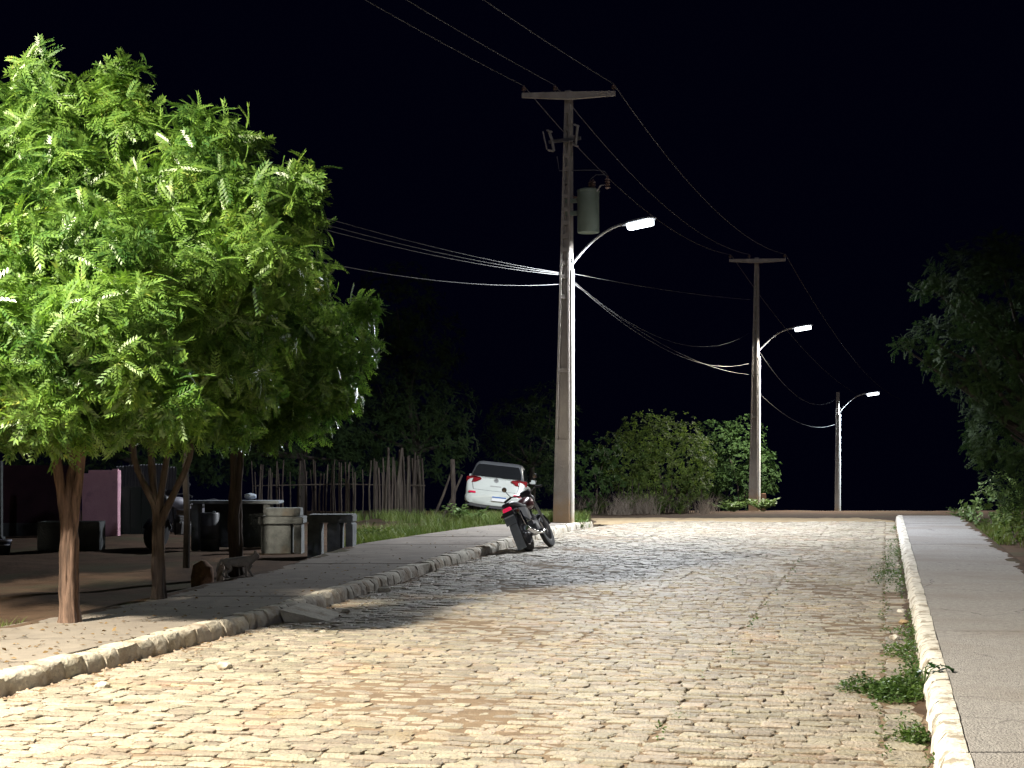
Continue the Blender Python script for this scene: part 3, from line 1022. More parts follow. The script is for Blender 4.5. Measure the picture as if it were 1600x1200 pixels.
def dt_pole(base, h, w0, w1, d0, d1, label, group, crossarm=True, ledges=(1.95, 3.55, 5.2), lit_strip=5.75):
    t = thing('utility_pole', base, label, 'utility pole', A, group)
    mb = MB()

    def wd(z):
        k = max(0, z) / h
        return w0 + (w1 - w0) * k, d0 + (d1 - d0) * k
    # core web, set back from the faces
    rings = []
    for k in range(13):
        z = -0.4 + (h + 0.4) * k / 12
        w, d = wd(z)
        rings.append([(-w / 2 + .03, -d / 2 + 0.072, z), (w / 2 - .03, -d / 2 + 0.072, z), (w / 2 - .03, d / 2 - 0.045, z), (-w / 2 + .03, d / 2 - 0.045, z)])
    mb.loft(rings)
    # flanges left and right
    for s in (-1, 1):
        rings = []
        for k in range(13):
            z = -0.4 + (h + 0.4) * k / 12
            w, d = wd(z)
            fl = min(0.055, w * 0.3)
            a, b = s * w / 2, s * (w / 2 - fl)
            rings.append([(a, -d / 2, z), (b, -d / 2, z), (b, d / 2, z), (a, d / 2, z)])
        mb.loft(rings)
    # solid foot and cross ribs
    w, d = wd(0.2)
    zs = [(-0.4, ledges[0])]
    for a, b in zip(ledges, list(ledges[1:]) + [h - 2.0]):
        zs.append((b - 0.10, b))
    zs.append((h - 0.5, h))
    z = ledges[-1] + 0.35
    while z < h - 0.6:
        zs.append((z, z + 0.10)); z += 0.30
    for a, b in zs:
        wa, da = wd(a); wb, db = wd(b)
        ia, ib = wa / 2 - 0.02, wb / 2 - 0.02
        mb.loft([[(-ia, -da / 2 + .004, a), (ia, -da / 2 + .004, a), (ia, da / 2 - .004, a), (-ia, da / 2 - .004, a)],
                 [(-ib, -db / 2 + .004, b), (ib, -db / 2 + .004, b), (ib, db / 2 - .004, b), (-ib, db / 2 - .004, b)]])
    # the road-side face is plumb, the taper is all on the other side
    mb.v = [(x + (w0 - wd(z)[0]) / 2, y, z) for x, y, z in mb.v]
    mb.build('shaft', M['pole'], t, bevel=0.004)
    MB().tube([(w0 / 2 + 0.048, -d0 / 2 + 0.07, -0.1), (w0 / 2 + 0.048, -d0 / 2 + 0.07, lit_strip)], 0.046, n=12).build('lit_strip', M['lit_strip'], t, smooth=True)  # added strip, painted pale as the lit road-side face of the shaft
    if crossarm:
        zc = h - 0.14
        mb = MB()
        for s in (-1, 1):
            mb.loft([[(0, -d1 / 2 - .15, zc - .09), (0, -d1 / 2 - .025, zc - .09), (0, -d1 / 2 - .025, zc + .07), (0, -d1 / 2 - .15, zc + .07)],
                     [(s * 1.04, -d1 / 2 - .13, zc - .03), (s * 1.04, -d1 / 2 - .05, zc - .03), (s * 1.04, -d1 / 2 - .05, zc + .07), (s * 1.04, -d1 / 2 - .13, zc + .07)]])
        ca = mb.build('crossarm', M['pole'], t)
        ca.location = ((w0 - w1) / 2, 0, 0); ca.rotation_euler = (0, 0, CA - A)
        mb = MB()
        mb.lathe([(0.012, 0), (0.012, .05), (.05, .055), (.055, .08), (.035, .09), (.05, .10), (.05, .125), (.025, .135), (.02, .17), (0.0, .175)], n=10)
        for x in INS:
            i = MB()
            i.v = [(a + x, b - d1 / 2 - 0.09, c + zc + 0.070) for a, b, c in mb.v]; i.f = list(mb.f)
            i.build('insulator', M['porcelain'], ca, smooth=True)
    return t


def street_lamp(base, z_attach, w_off, length, rise, label, power, color, lens='lens'):
    """curved steel arm with a flat luminaire; base = pole foot; local +x runs out over the road"""
    t = thing('street_lamp', Vector(base) + Vector((0, 0, z_attach)), label, 'street lamp', A, 'street lamps on the poles')
    pts = []
    for k in range(13):
        u = k / 12
        x = w_off + (length - 0.55 - w_off) * u
        pts.append((x, 0, rise * (1 - (1 - u) ** 1.9)))
    mb = MB().tube(pts, 0.030, n=10)
    mb.build('arm', M['galv'], t, smooth=True)
    mb = MB().box((w_off - 0.015, 0, 0.0), (0.03, 0.10, 0.34)).box((w_off + 0.01, 0, 0.03), (0.05, 0.07, 0.07))
    mb.build('clamp', M['galv'], t, bevel=0.004)
    tilt = Matrix.Rotation(R(-7), 3, 'Y')
    hc = Vector((length - 0.28, 0, rise + 0.02))
    prof = [(-0.40, .045, .04), (-0.30, .09, .06), (-0.1, .16, .07), (0.14, .18, .065), (0.32, .15, .05), (0.38, .10, .03)]
    rings = []
    for x, w, hh in prof:
        ring = []
        for k in range(12):
            a = 2 * math.pi * k / 12
            zz = math.sin(a) * hh
            ring.append(hc + tilt @ Vector((x, math.cos(a) * w, zz if zz > 0 else zz * 0.45)))
        rings.append(ring)
    head = MB().loft(rings).build('lamp_head', M['lamp_shell'], t, smooth=True)
    mb = MB()
    rings = []
    for x, w in ((-0.26, .10), (-0.20, .14), (0.22, .155), (0.30, .12)):
        rings.append([hc + tilt @ Vector((x, -w, -.022)), hc + tilt @ Vector((x, w, -.022)), hc + tilt @ Vector((x, w * .75, -.13)), hc + tilt @ Vector((x, -w * .75, -.13))])
    mb.loft(rings).build('lens', M[lens], head)
    ld = bpy.data.lights.new('lamp_light', 'SPOT')
    ld.energy = power; ld.color = color
    ld.spot_size = R(168); ld.spot_blend = 0.25
    ld.shadow_soft_size = 0.26
    lo = bpy.data.objects.new('lamp_light', ld)
    COL.objects.link(lo); lo.parent = t
    lo.location = hc + Vector((0.02, 0, -0.26))
    return t


POLE_G = 'concrete poles carrying the power line'
B1 = P(880, 812, 33.0); B1.z = 0.05
dt_pole(B1, 9.75, 0.415, 0.125, 0.23, 0.17, 'nearest concrete power pole with transformer, standing on the left pavement', POLE_G)
B2 = P(1178, 798, 55.0)
dt_pole(B2, 9.45, 0.36, 0.125, 0.23, 0.17, 'second concrete power pole with plain crossarm, in front of the bush', POLE_G)
B3 = P(1308, 810, 77.0); B3.z = drop(77) - 0.02
dt_pole(B3, 6.62, 0.22, 0.14, 0.22, 0.16, 'short pole without crossarm beyond the crest of the road', POLE_G, crossarm=False, ledges=(1.5, 3.0, 4.4), lit_strip=5.45)
B0 = Vector((-8.75, 8.0, 0.0))
dt_pole(B0, 9.6, 0.46, 0.125, 0.23, 0.17, 'concrete power pole left of the nearest tree', POLE_G)

COOL = (0.80, 0.91, 1.0); WARM = (1.0, 0.895, 0.70)
street_lamp(B1, 5.85, 0.2075, 2.15, 0.82, 'lit street lamp on the pole with the transformer', LAMP_W * 0.72, (0.92, 0.96, 1.0))
street_lamp(B2, 5.95, 0.18, 2.15, 0.82, 'lit street lamp on the second pole', LAMP_W * 0.68, (1.0, 0.95, 0.86))
street_lamp(B3, 5.55, 0.11, 2.15, 0.98, 'lit street lamp on the short farthest pole', LAMP_W * 0.65, COOL)
street_lamp(B0, 7.50, 0.23, 2.15, 0.80, 'lit street lamp on the pole left of the nearest tree', LAMP_W * 1.78, WARM, 'lens_warm')

# transformer on the first pole
tz = P(918, 366, 32.9)
tr = thing('transformer', Vector((B1.x, B1.y, tz.z)), 'green grey cylindrical transformer hung on the nearest pole above its lamp', 'transformer', A)
cx = 0.63
MB().lathe([(0.0, 0), (.235, 0), (.245, .02), (.245, .90), (.255, .905), (.255, .945), (.15, .985), (0.0, .995)], (cx, 0, 0), n=28).build('tank', M['trafo'], tr, smooth=True)
for z in (0.46, 0.74):
    MB().box((0.25, 0, z), (0.34, 0.12, 0.09)).build('bracket', M['trafo'], tr, bevel=0.006)
for a in (0.3, 1.6):
    mb = MB().lathe([(.035, 0), (.06, .03), (.035, .06), (.06, .09), (.035, .12), (.06, .15), (.03, .18), (.012, .22)], n=10)
    i = MB(); i.v = [(x + cx + 0.11 * math.cos(a), y + 0.11 * math.sin(a), z + 0.97) for x, y, z in mb.v]; i.f = mb.f
    i.build('bushing', M['porcelain'], tr, smooth=True)
for k, yy in enumerate((-0.09, 0.0, 0.09)):
    mb = MB().tube([(cx - .22, yy, .80), (cx - .30, yy, .80), (cx - .33, yy, .83)], 0.022, n=8)
    mb.build('terminal', M['porcelain'], tr)
# surge arrester on a bracket right of the tank top
ar = MB().tube([(cx + .22, -.05, .88), (cx + .34, -.05, 1.02), (cx + .50, -.05, 1.02)], 0.018, n=6)
ar.build('arrester_bracket', M['steel'], tr)
mb = MB().lathe([(.03, 0), (.065, .03), (.03, .06), (.065, .09), (.03, .12), (.065, .15), (.03, .18), (.065, .21), (.03, .24), (.015, .30)], (cx + .50, -.05, .92), n=12)
mb.build('surge_arrester', M['porcelain'], tr, smooth=True)
MB().tube([(cx + .50, -.05, 1.22), (cx + .42, -.03, 1.32), (cx + .15, 0, 1.38), (-0.1, 0, 1.45), (-0.1, -.1, 1.75)], 0.011, n=5).build('jumper', M['wire'], tr)
MB().tube([(cx + .03, .03, 1.18), (cx + .2, 0, 1.27), (cx + .38, -.03, 1.25), (cx + .5, -.05, 1.22)], 0.010, n=5).build('jumper', M['wire'], tr)
# fuse cutouts either side of the pole
zc = P(880, 222, 33).z
fc = thing('fuse_bracket', Vector((B1.x, B1.y, zc)) + AX * 0.13 - AY * 0.02, 'grey bracket with two fuse cutouts high on the nearest pole', 'fuse cutout', A)
MB().box((0, -0.15, 0.0), (0.80, 0.05, 0.07)).build('crosspiece', M['steel'], fc)
for s, sh in ((-1, -0.02), (1, 0.03)):
    s2 = s * 1.12
    f = MB().tube([(s * .27, -.16, -.20 + sh), (s * .31, -.18, .05 + sh), (s * .36, -.22, .24 + sh)], 0.035, n=8).tube([(s * .36, -.32, -.18 + sh), (s * .44, -.36, .22 + sh)], 0.018, n=6)
    f.box((s * .34, -.24, .24 + sh), (.05, .22, .03)).box((s * .31, -.24, -.20 + sh), (.05, .22, .03)).box((s * .20, -.15, 0.02 + sh), (0.16, 0.05, 0.05))
    f.build('cutout', M['polymer'], fc, bevel=0.004)


# ------------------------------------------------------------------ wires
def wire(a, b, sag, r, label, m='wire', n=28, group='overhead wires'):
    a, b = Vector(a), Vector(b)
    pts = []
    for k in range(n + 1):
        t = k / n
        p = a.lerp(b, t); p.z -= 4 * sag * t * (1 - t)
        pts.append(p)
    o = MB().tube(pts, r, n=5).build('overhead_wire', M[m], smooth=True)
    return tag(o, label, 'overhead wire', group)


def arm_pt(B, h, x, d1=0.17, off=0.145):
    return Vector(B) + AX * off + CX * x + CY * (-d1 / 2 - 0.09) + Vector((0, 0, h - 0.14 + 0.070 + 0.165))


for x, w in ((-1.0, 'outer left'), (-0.30, 'middle'), (1.0, 'right')):
    wire(arm_pt(B0, 9.6, x), arm_pt(B1, 9.75, x), 0.30, 0.010, f'wire rising from the {w} insulator of the nearest pole towards the viewer', group='high wires on the crossarms')
    wire(arm_pt(B1, 9.75, x), arm_pt(B2, 9.45, x), 0.75, 0.011, f'wire sagging between the {w} insulators of the first and second poles', group='high wires on the crossarms')
B4 = B3 + (B3 - B2); B4.z = drop(99)
for x, w in ((-1.0, 'outer left'), (1.0, 'right')):
    wire(arm_pt(B2, 9.45, x), arm_pt(B4, 8.2, x), 1.0, 0.012, f'faint wire leaving the {w} insulator of the second pole over the crest', group='high wires on the crossarms')
lv1 = lambda z, o=0.0: Vector(B1) + AX * (-0.05 + o) + AY * -0.13 + Vector((0, 0, z))
zz = P(885, 428, 33).z - B1.z
for i, (dz, sg, nm) in enumerate(((0.02, 0.42, 'uppermost'), (0.0, 0.50, 'middle'), (-0.03, 0.55, 'lower'))):
    wire(lv1(zz + dz), Vector(B0) + AX * 0.2 + Vector((0, 0, 5.65 - 0.03 * i)), sg, 0.006, f'{nm} of three bundled cables running left from below the nearest lamp arm', 'cablewire', group='low cables left of the nearest pole')
wire(lv1(P(880, 445, 33).z - B1.z), Vector(B0) + AX * 0.2 + Vector((0, 0, 5.35)), 0.85, 0.006, 'separate slack cable leaving the nearest pole below the bundle', 'cablewire', group='low cables left of the nearest pole')
a1 = Vector(B1) + AX * 0.2 + AY * -0.10
a2 = Vector(B2) + AX * -0.16 + AY * -0.12
wire(a1 + Vector((0, 0, zz)), P(1172, 468, 50), 0.08, 0.006, 'straight bright cable running right from the nearest lamp arm', 'cablewire')
wire(a1 + Vector((0, 0, zz - 0.1)), a2 + Vector((0, 0, P(1163, 521, 55).z - B2.z)), 0.95, 0.005, 'slack cable curving up to the second pole, highest of three', 'cablewire')
wire(a1 + Vector((0, 0, zz - 0.12)), a2 + Vector((0, 0, P(1170, 568, 55).z - B2.z)), 0.75, 0.005, 'slack cable curving up to the second pole, middle of three', 'cablewire')
wire(a1 + Vector((0, 0, zz - 0.16)), a2 + Vector((0, 0, P(1173, 585, 55).z - B2.z)), 0.45, 0.0045, 'slack cable reaching the second pole, lowest of three', 'cablewire')
a2r = Vector(B2) + AX * 0.18 + AY * -0.1
a3 = Vector(B3) + AX * -0.1 + AY * -0.1
wire(a2r + Vector((0, 0, P(1196, 545, 55).z - B2.z)), a3 + Vector((0, 0, P(1303, 625, 77).z - B3.z)), 0.95, 0.008, 'drooping cable between second and third poles, upper one', 'cablewire')
wire(a2r + Vector((0, 0, P(1200, 612, 55).z - B2.z)), a3 + Vector((0, 0, P(1303, 663, 77).z - B3.z)), 0.6, 0.008, 'drooping cable between second and third poles, lower one', 'cablewire')


# ------------------------------------------------------------------ yard behind the left pavement
def yard(px, Y, dz=0.0):
    p = gp(px, Y); p.z += dz
    return p


# low pink wall with a stepped top, and beside it the wall's shaded stretch, shade in its colour
w = thing('yard_wall', yard(160, 30.5), 'short bright pink wall beside the dark gate behind the first tree', 'wall')
s = 30.5 / F
mb = MB()
prof = [(-32, -8), (26, -8), (26, 104), (-22, 104), (-22, 99), (-32, 99)]
mb.loft([[(x * s, 0.0, z * s) for x, z in prof], [(x * s, 0.16, z * s) for x, z in prof]])
mb.build('panel', M['pinkwall'], w, bevel=0.008)
MB().box((21 * s, -0.02, 50 * s), (9 * s, 0.10, 112 * s)).build('pilaster', M['pinkwall'], w, bevel=0.008)
w = thing('yard_wall', yard(60, 30.7), 'long stretch of wall with shade in its colour, left of the short pink wall', 'wall')
MB().box((-0.55, 0.1, 0.66), (2.75, 0.16, 1.6)).build('panel', M['shadedwall'], w, bevel=0.01)
MB().box((-0.55, -0.02, 0.08), (2.75, 0.05, 0.36)).build('plinth', M['darkconcrete'], w, bevel=0.01)
g = thing('gate', yard(212, 30.7), 'dark green sheet gate right of the pink wall', 'gate')
for k in range(3):
    MB().box((-0.22 + k * 0.23, 0, 0.48), (0.222, 0.04, 0.94)).build('panel', M['gate'], g, bevel=0.004)
MB().box((0.01, 0.03, 0.97), (0.74, 0.05, 0.05)).build('rail', M['gate'], g)
f = thing('sheet_fence', yard(215, 32.0), 'grey corrugated sheets standing above and behind the dark gate', 'fence')
for k in range(5):
    mb = MB(); rings = []
    n = 8
    pts = [(-0.45 + k * 0.26 + 0.255 * i / n, 0.018 * (1 if i % 2 else -1)) for i in range(n + 1)]
    z1 = 1.5 + random.uniform(-0.05, 0.05)
    mb.loft([[(x, y, 0.0) for x, y in pts] + [(x, y + 0.004, 0.0) for x, y in reversed(pts)], [(x, y, z1) for x, y in pts] + [(x, y + 0.004, z1) for x, y in reversed(pts)]])
    mb.build('sheet', M['sheet'], f)
p = thing('porch_post', yard(-2, 29.0), 'pale blue grey square post at the left edge beside the dark stretch of wall', 'post')
MB().box((0, 0, 0.75), (0.13, 0.13, 1.7)).build('shaft', M['darkconcrete'], p, bevel=0.01)
MB().box((0, 0, 0.05), (0.2, 0.2, 0.12)).build('base', M['darkconcrete'], p, bevel=0.01)

# dark trough behind the first tree
t = thing('concrete_trough', yard(112, 25.6), 'long dark concrete trough on the yard ground behind the first tree', 'trough', R(3))
for c, sz in (((0, -.2, .24), (1.06, .06, .5)), ((0, .2, .24), (1.06, .06, .5))):
    MB().box(c, sz).build('side', M['darkconcrete'], t, bevel=0.008)
for x in (-.50, .50):
    MB().box((x, 0, .24), (.06, .336, .49)).build('end', M['darkconcrete'], t, bevel=0.008)
MB().box((0, 0, .06), (.93, .336, .08)).build('bottom', M['darkconcrete'], t)

b = thing('bucket', yard(6, 25.0), 'dark blue bucket with two pale rings at the left edge of the yard', 'bucket')
MB().lathe([(0.0, 0), (.095, 0), (.125, .27), (.118, .27), (.09, .02), (0, .02)], n=20).build('body', M['bucket'], b, smooth=True)
MB().lathe([(.1245, .235), (.133, .24), (.133, .262), (.127, .265)], n=20).build('ring', M['whitepaint'], b, smooth=True)
MB().lathe([(.117, .165), (.124, .17), (.124, .182), (.119, .186)], n=20).build('ring', M['whitepaint'], b, smooth=True)

# slender post behind the second tree
p = yard(291, 21.6)
mb = MB().tube([(0, 0, -0.1), (0.01, 0, 0.7), (-0.015, 0.01, 1.4), (0.01, 0, 2.1)], [0.052, 0.048, 0.05, 0.045], n=8, wob=0.08)
o = mb.build('wooden_post', M['bark_dark'], smooth=True); o.location = p
tag(o, 'slender dark wooden post just right of the grey forked trunk', 'post')

# concrete tables and benches
def slabtable(loc, parts, label, name, cat, rz=0.0, group=None):
    t = thing(name, loc, label, cat, rz, group)
    for nm, c, sz, m in parts:
        MB().box(c, sz, jit=0.006).build(nm, M[m], t, bevel=0.012)
    return t


u = 26.5 / F
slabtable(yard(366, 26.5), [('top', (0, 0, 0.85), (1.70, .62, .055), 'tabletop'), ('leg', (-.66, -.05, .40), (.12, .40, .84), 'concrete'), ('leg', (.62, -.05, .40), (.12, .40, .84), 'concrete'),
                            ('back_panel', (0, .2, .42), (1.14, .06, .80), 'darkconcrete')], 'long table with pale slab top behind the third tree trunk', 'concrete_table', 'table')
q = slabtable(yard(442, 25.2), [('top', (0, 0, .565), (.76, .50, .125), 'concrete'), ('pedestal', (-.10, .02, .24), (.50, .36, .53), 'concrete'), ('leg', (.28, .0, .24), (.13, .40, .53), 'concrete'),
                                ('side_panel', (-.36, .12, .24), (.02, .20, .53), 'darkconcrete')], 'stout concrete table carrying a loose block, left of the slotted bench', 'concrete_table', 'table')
o = MB().box((0, 0, 0.07), (.60, .34, .135), jit=0.006).build('concrete_block', M['concrete'], bevel=0.012)
o.location = yard(444, 25.2) + Vector((0.0, 0, 0.632)); tag(o, 'pale rectangular concrete block resting on the stout table', 'block')
q = thing('concrete_bench', yard(519, 24.4), 'grey concrete bench on three thick legs nearest the grass verge', 'bench', R(-4))
MB().box((0, 0, .64), (.76, .42, .13), jit=0.008).build('top', M['concrete'], q, bevel=0.02)
for x, wd_ in ((-.275, .20), (.06, .22), (.315, .12)):
    MB().box((x, 0, .27), (wd_, .40, .605), jit=0.006).build('leg', M['concrete'], q, bevel=0.02)
d = thing('barrel', yard(328, 25.9), 'black barrel standing under the left end of the long table', 'barrel')
MB().lathe([(0, 0), (.15, 0), (.165, .02), (.165, .2), (.172, .21), (.172, .23), (.165, .24), (.165, .44), (.172, .45), (.172, .47), (.165, .48), (.165, .66), (.15, .68), (0, .67)], n=22).build('body', M['plastic'], d, smooth=True)
MB().lathe([(0, .682), (.03, .682), (.03, .705), (0, .705)], (0.07, 0, 0), n=10).build('cap', M['greyplastic'], d)
mb = MB(); rings = []
for k in range(7):
    tt = k / 6
    r = 0.11 * math.sin(math.pi * (0.12 + 0.8 * tt)) + 0.01
    rings.append([(-.10 + .2 * tt + random.uniform(-.008, .008), math.cos(a) * r, 0.055 + math.sin(a) * 0.05 * (0.5 + r * 5) + random.uniform(-.006, .006)) for a in [2 * math.pi * i / 10 for i in range(10)]])
mb.loft(rings)
o = mb.build('cloth_bundle', M['cloth'], smooth=True); o.location = yard(391, 26.4) + Vector((0, 0, .88))
tag(o, 'pale blue bundled cloth lying on the long slab table', 'cloth')

# loose blocks at the pavement edge left of the cat
o = MB().tube([(0, 0, 0), (0, 0, .16), (.01, 0, .30), (.02, 0, .37)], [.13, .15, .12, .03], n=11, wob=.08).build('clay_mound', M['clay'], smooth=True)
o.location = yard(316, 18.6, -0.02); tag(o, 'orange brown clay lump at the pavement edge left of the cat', 'clay lump')
o = MB().box((0, 0, .15), (.085, .12, .33), jit=.012).build('tan_block', M['tanblock'], bevel=.012)
o.location = yard(343, 18.3); o.rotation_euler = (0, R(4), R(12)); tag(o, 'narrow upright tan block between the clay lump and the cat', 'block')


# cat: one skinned body
def cat_body():
    J = {'pelvis': ((-.15, 0, .205), .062), 'belly': ((-.03, 0, .195), .070), 'chest': ((.10, 0, .205), .066), 'neck': ((.165, 0, .235), .040), 'head': ((.205, 0, .265), .042), 'muzzle': ((.250, 0, .253), .022),
         'tail1': ((-.22, .01, .22), .018), 'tail2': ((-.26, .02, .15), .014), 'tail3': ((-.28, .03, .07), .011)}
    E = [('pelvis', 'belly'), ('belly', 'chest'), ('chest', 'neck'), ('neck', 'head'), ('head', 'muzzle'), ('pelvis', 'tail1'), ('tail1', 'tail2'), ('tail2', 'tail3')]
    for s, n in ((-1, 'r'), (1, 'l')):
        fwd = 0.02 * s
        J['sh' + n] = ((.11 + fwd, .042 * s, .15), .030); J['el' + n] = ((.10 + fwd, .045 * s, .095), .020); J['fp' + n] = ((.115 + fwd * 2, .045 * s, .02), .015); J['ft' + n] = ((.142 + fwd * 2, .045 * s, .013), .013)
        J['hip' + n] = ((-.15, .045 * s, .165), .042); J['kn' + n] = ((-.12 - fwd, .05 * s, .105), .027); J['ho' + n] = ((-.185 - fwd, .05 * s, .06), .016); J['hp' + n] = ((-.165 - fwd, .05 * s, .014), .014); J['ht' + n] = ((-.138 - fwd, .05 * s, .012), .012)
        J['ear' + n] = ((.196, .026 * s, .312), .015); J['eat' + n] = ((.190, .031 * s, .342), .004)
        E += [('chest', 'sh' + n), ('sh' + n, 'el' + n), ('el' + n, 'fp' + n), ('fp' + n, 'ft' + n), ('pelvis', 'hip' + n), ('hip' + n, 'kn' + n), ('kn' + n, 'ho' + n), ('ho' + n, 'hp' + n), ('hp' + n, 'ht' + n), ('head', 'ear' + n), ('ear' + n, 'eat' + n)]
    names = list(J)
    me = bpy.data.meshes.new('cat')
    me.from_pydata([J[n][0] for n in names], [(names.index(a), names.index(b)) for a, b in E], [])
    o = obj('cat', me, M['fur'])
    md = o.modifiers.new('skin', 'SKIN'); md.use_smooth_shade = True
    for i, n in enumerate(names):
        v = me.skin_vertices[0].data[i]; v.radius = (J[n][1], J[n][1]); v.use_root = (n == 'pelvis')
    o.modifiers.new('sub', 'SUBSURF').levels = 2
    o.modifiers['sub'].render_levels = 2
    return o


cat = cat_body()
cp = P(374, 899, 17.9)
cat.location = (cp.x, cp.y, 0.140)
cat.rotation_euler = (0, 0, R(14)); cat.scale = (0.98, 0.98, 0.98)
tag(cat, 'small grey cat standing at the pavement edge, head raised to the right', 'cat')
for s in (-1, 1):
    e = MB().lathe([(0, -.006), (.005, -.003), (.006, 0), (.005, .003), (0, .006)], (.2335, .023 * s, .274), n=8).build('eye', M['glass'], cat, smooth=True)

# ------------------------------------------------------------------ stick fence
fence = thing('stick_fence', gp(540, 42), 'tall ragged fence of pale weathered sticks behind the concrete tables', 'fence')
fp = Vector(fence.location)
px = 395.0
while px < 665:
    Yf = 42 + 1.0 * math.sin(px * 0.03) + random.uniform(-.15, .15)
    g0 = gp(px, Yf) - fp
    h = random.uniform(1.25, 1.7) if px < 600 else random.uniform(1.6, 2.0)
    r = random.uniform(.016, .032) if px < 600 else random.uniform(.03, .065)
    lean = random.gauss(0, .03)
    mb = MB().tube([g0 + Vector((0, 0, -.1)), g0 + Vector((lean * .4 + random.gauss(0, .02), 0, h * .5)), g0 + Vector((lean + random.gauss(0, .03), random.gauss(0, .05), h))], [r, r * .92, r * .75], n=6, wob=.12)
    mb.build('stick', M['wood'], fence, smooth=True)
    px += random.choice((1.6, 2.2, 3.0, 4.0, 6.0)) if px > 588 else random.choice((2.5, 4.0, 5.5, 8.0, 12.0))
for zz_ in (0.9,):
    a = gp(395, 42.2) - fp; b = gp(664, 42.2) - fp
    MB().tube([a + Vector((0, .12, zz_)), (a + b) * .5 + Vector((0, .15, zz_ + .04)), b + Vector((0, .12, zz_))], .02, n=5).build('rail', M['wood'], fence)
# leaning branches left of the car
for i, (p0, p1, lab) in enumerate((((676, 800), (706, 735), 'pale branch leaning towards the car, left one'), ((690, 803), (722, 742), 'pale branch leaning towards the car, right one'),
                                   ((707, 800), (707, 718), 'upright bare post just left of the white car'))):
    a = P(*p0, 40.6); b = P(*p1, 40.9); a.z = ground_z(a.x, a.y) - .05
    o = MB().tube([Vector((0, 0, 0)), (b - a) * .5 + Vector((.03, 0, .02)), b - a], [.045, .04, .03] if i < 2 else [.07, .065, .06], n=7, wob=.1).build('dead_branch' if i < 2 else 'fence_post', M['wood'], smooth=True)
    o.location = a
    tag(o, lab, 'branch' if i < 2 else 'post')
# low broken stick fence by the bushes
fence2 = thing('stick_fence', gp(980, 49), 'low grey twig fence under the bushes right of the first pole', 'fence')
fp = Vector(fence2.location)
px = 903.0
while px < 1100:
    Yf = 48.5 + random.uniform(-.3, .3) + (px - 900) * .004
    g0 = gp(px, Yf) - fp
    h = random.uniform(.55, 1.15); r = random.uniform(.012, .026); ln = random.gauss(0, .16)
    MB().tube([g0 + Vector((0, 0, -.05)), g0 + Vector((ln * .4, 0, h * .5)), g0 + Vector((ln, random.gauss(0, .05), h))], [r, r * .9, r * .6], n=5, wob=.1).build('stick', M['wood'], fence2, smooth=True)
    px += random.uniform(2.0, 4.5)


# ------------------------------------------------------------------ parked car
def superring(y, w, z0, z1, n=28, e=4.0):
    out = []
    for k in range(n):
        a = 2 * math.pi * k / n
        c, s_ = math.cos(a), math.sin(a)
        x = math.copysign(abs(c) ** (2 / e), c) * w
        z = math.copysign(abs(s_) ** (2 / e), s_)
        out.append((x, y, (z0 + z1) / 2 + z * (z1 - z0) / 2))
    return out


def wheel(parent, loc, r, wd, name='wheel', spokes=5, axis='X'):
    wobj = bpy.data.objects.new(name, None); COL.objects.link(wobj); wobj.parent = parent; wobj.location = loc
    prof = [(r * .64, -wd * .45), (r * .85, -wd * .5), (r * .97, -wd * .42), (r, -wd * .25), (r, wd * .25), (r * .97, wd * .42), (r * .85, wd * .5), (r * .64, wd * .45)]
    MB().lathe(prof + [prof[0]], axis=axis, n=28).build('tyre', M['rubber'], wobj, smooth=True)
    mb = MB().lathe([(r * .60, -wd * .42), (r * .645, -wd * .44), (r * .645, wd * .44), (r * .60, wd * .42), (r * .60, -wd * .42)], axis=axis, n=24)
    mb.lathe([(0, -wd * .5), (r * .13, -wd * .45), (r * .13, wd * .45), (0, wd * .5)], axis=axis, n=12)
    for k in range(spokes):
        a = 2 * math.pi * k / spokes
        mb.tube([(0, math.cos(a) * r * .1, math.sin(a) * r * .1), (0, math.cos(a) * r * .61, math.sin(a) * r * .61)], r * (.085 if spokes == 5 else .028), n=5)
    mb.build('rim', M['steel'], wobj, smooth=True)
    return wobj


cp = P(769, 800, 40.2)
car = thing('parked_car', Vector((cp.x, cp.y, 0.0)), 'white hatchback parked tilted on the grass verge, seen from behind', 'car')
car.rotation_euler = (R(-1), R(6.2), R(-4))
car.location.z = ground_z(cp.x, cp.y) + 0.06
S0 = 1.95      # the empty sits under the rear bumper; body runs forward along +y
sec = [(-0.02, .60, .40, .66), (0.03, .74, .34, .73), (.07, .79, .31, .84), (.12, .81, .29, 1.02), (.22, .825, .28, 1.07), (.55, .83, .26, 1.03), (1.3, .83, .25, .99), (2.4, .83, .25, .97), (2.9, .825, .26, .95),
       (3.5, .80, .28, .84), (3.75, .75, .32, .74), (3.85, .62, .38, .66)]
MB().loft([superring(y, w_, a, b_, e=5.0) for y, w_, a, b_ in sec]).build('body', M['carpaint'], car, smooth=True)


def roundrect(z, x, y0, y1, n=6, r=.14):
    out = []
    for cx_, cy_, a0 in ((x - r, y1 - r, 0), (-x + r, y1 - r, 90), (-x + r, y0 + r, 180), (x - r, y0 + r, 270)):
        for k in range(n):
            a = R(a0 + 90 * k / (n - 1))
            out.append((cx_ + math.cos(a) * r, cy_ + math.sin(a) * r, z))
    return out


MB().loft([roundrect(.96, .745, .17, 2.75), roundrect(1.10, .725, .235, 2.48), roundrect(1.25, .685, .33, 2.15), roundrect(1.40, .635, .42, 1.8), roundrect(1.47, .58, .52, 1.6), roundrect(1.495, .48, .64, 1.5)]).build('cabin', M['carpaint_shaded'], car, smooth=True)
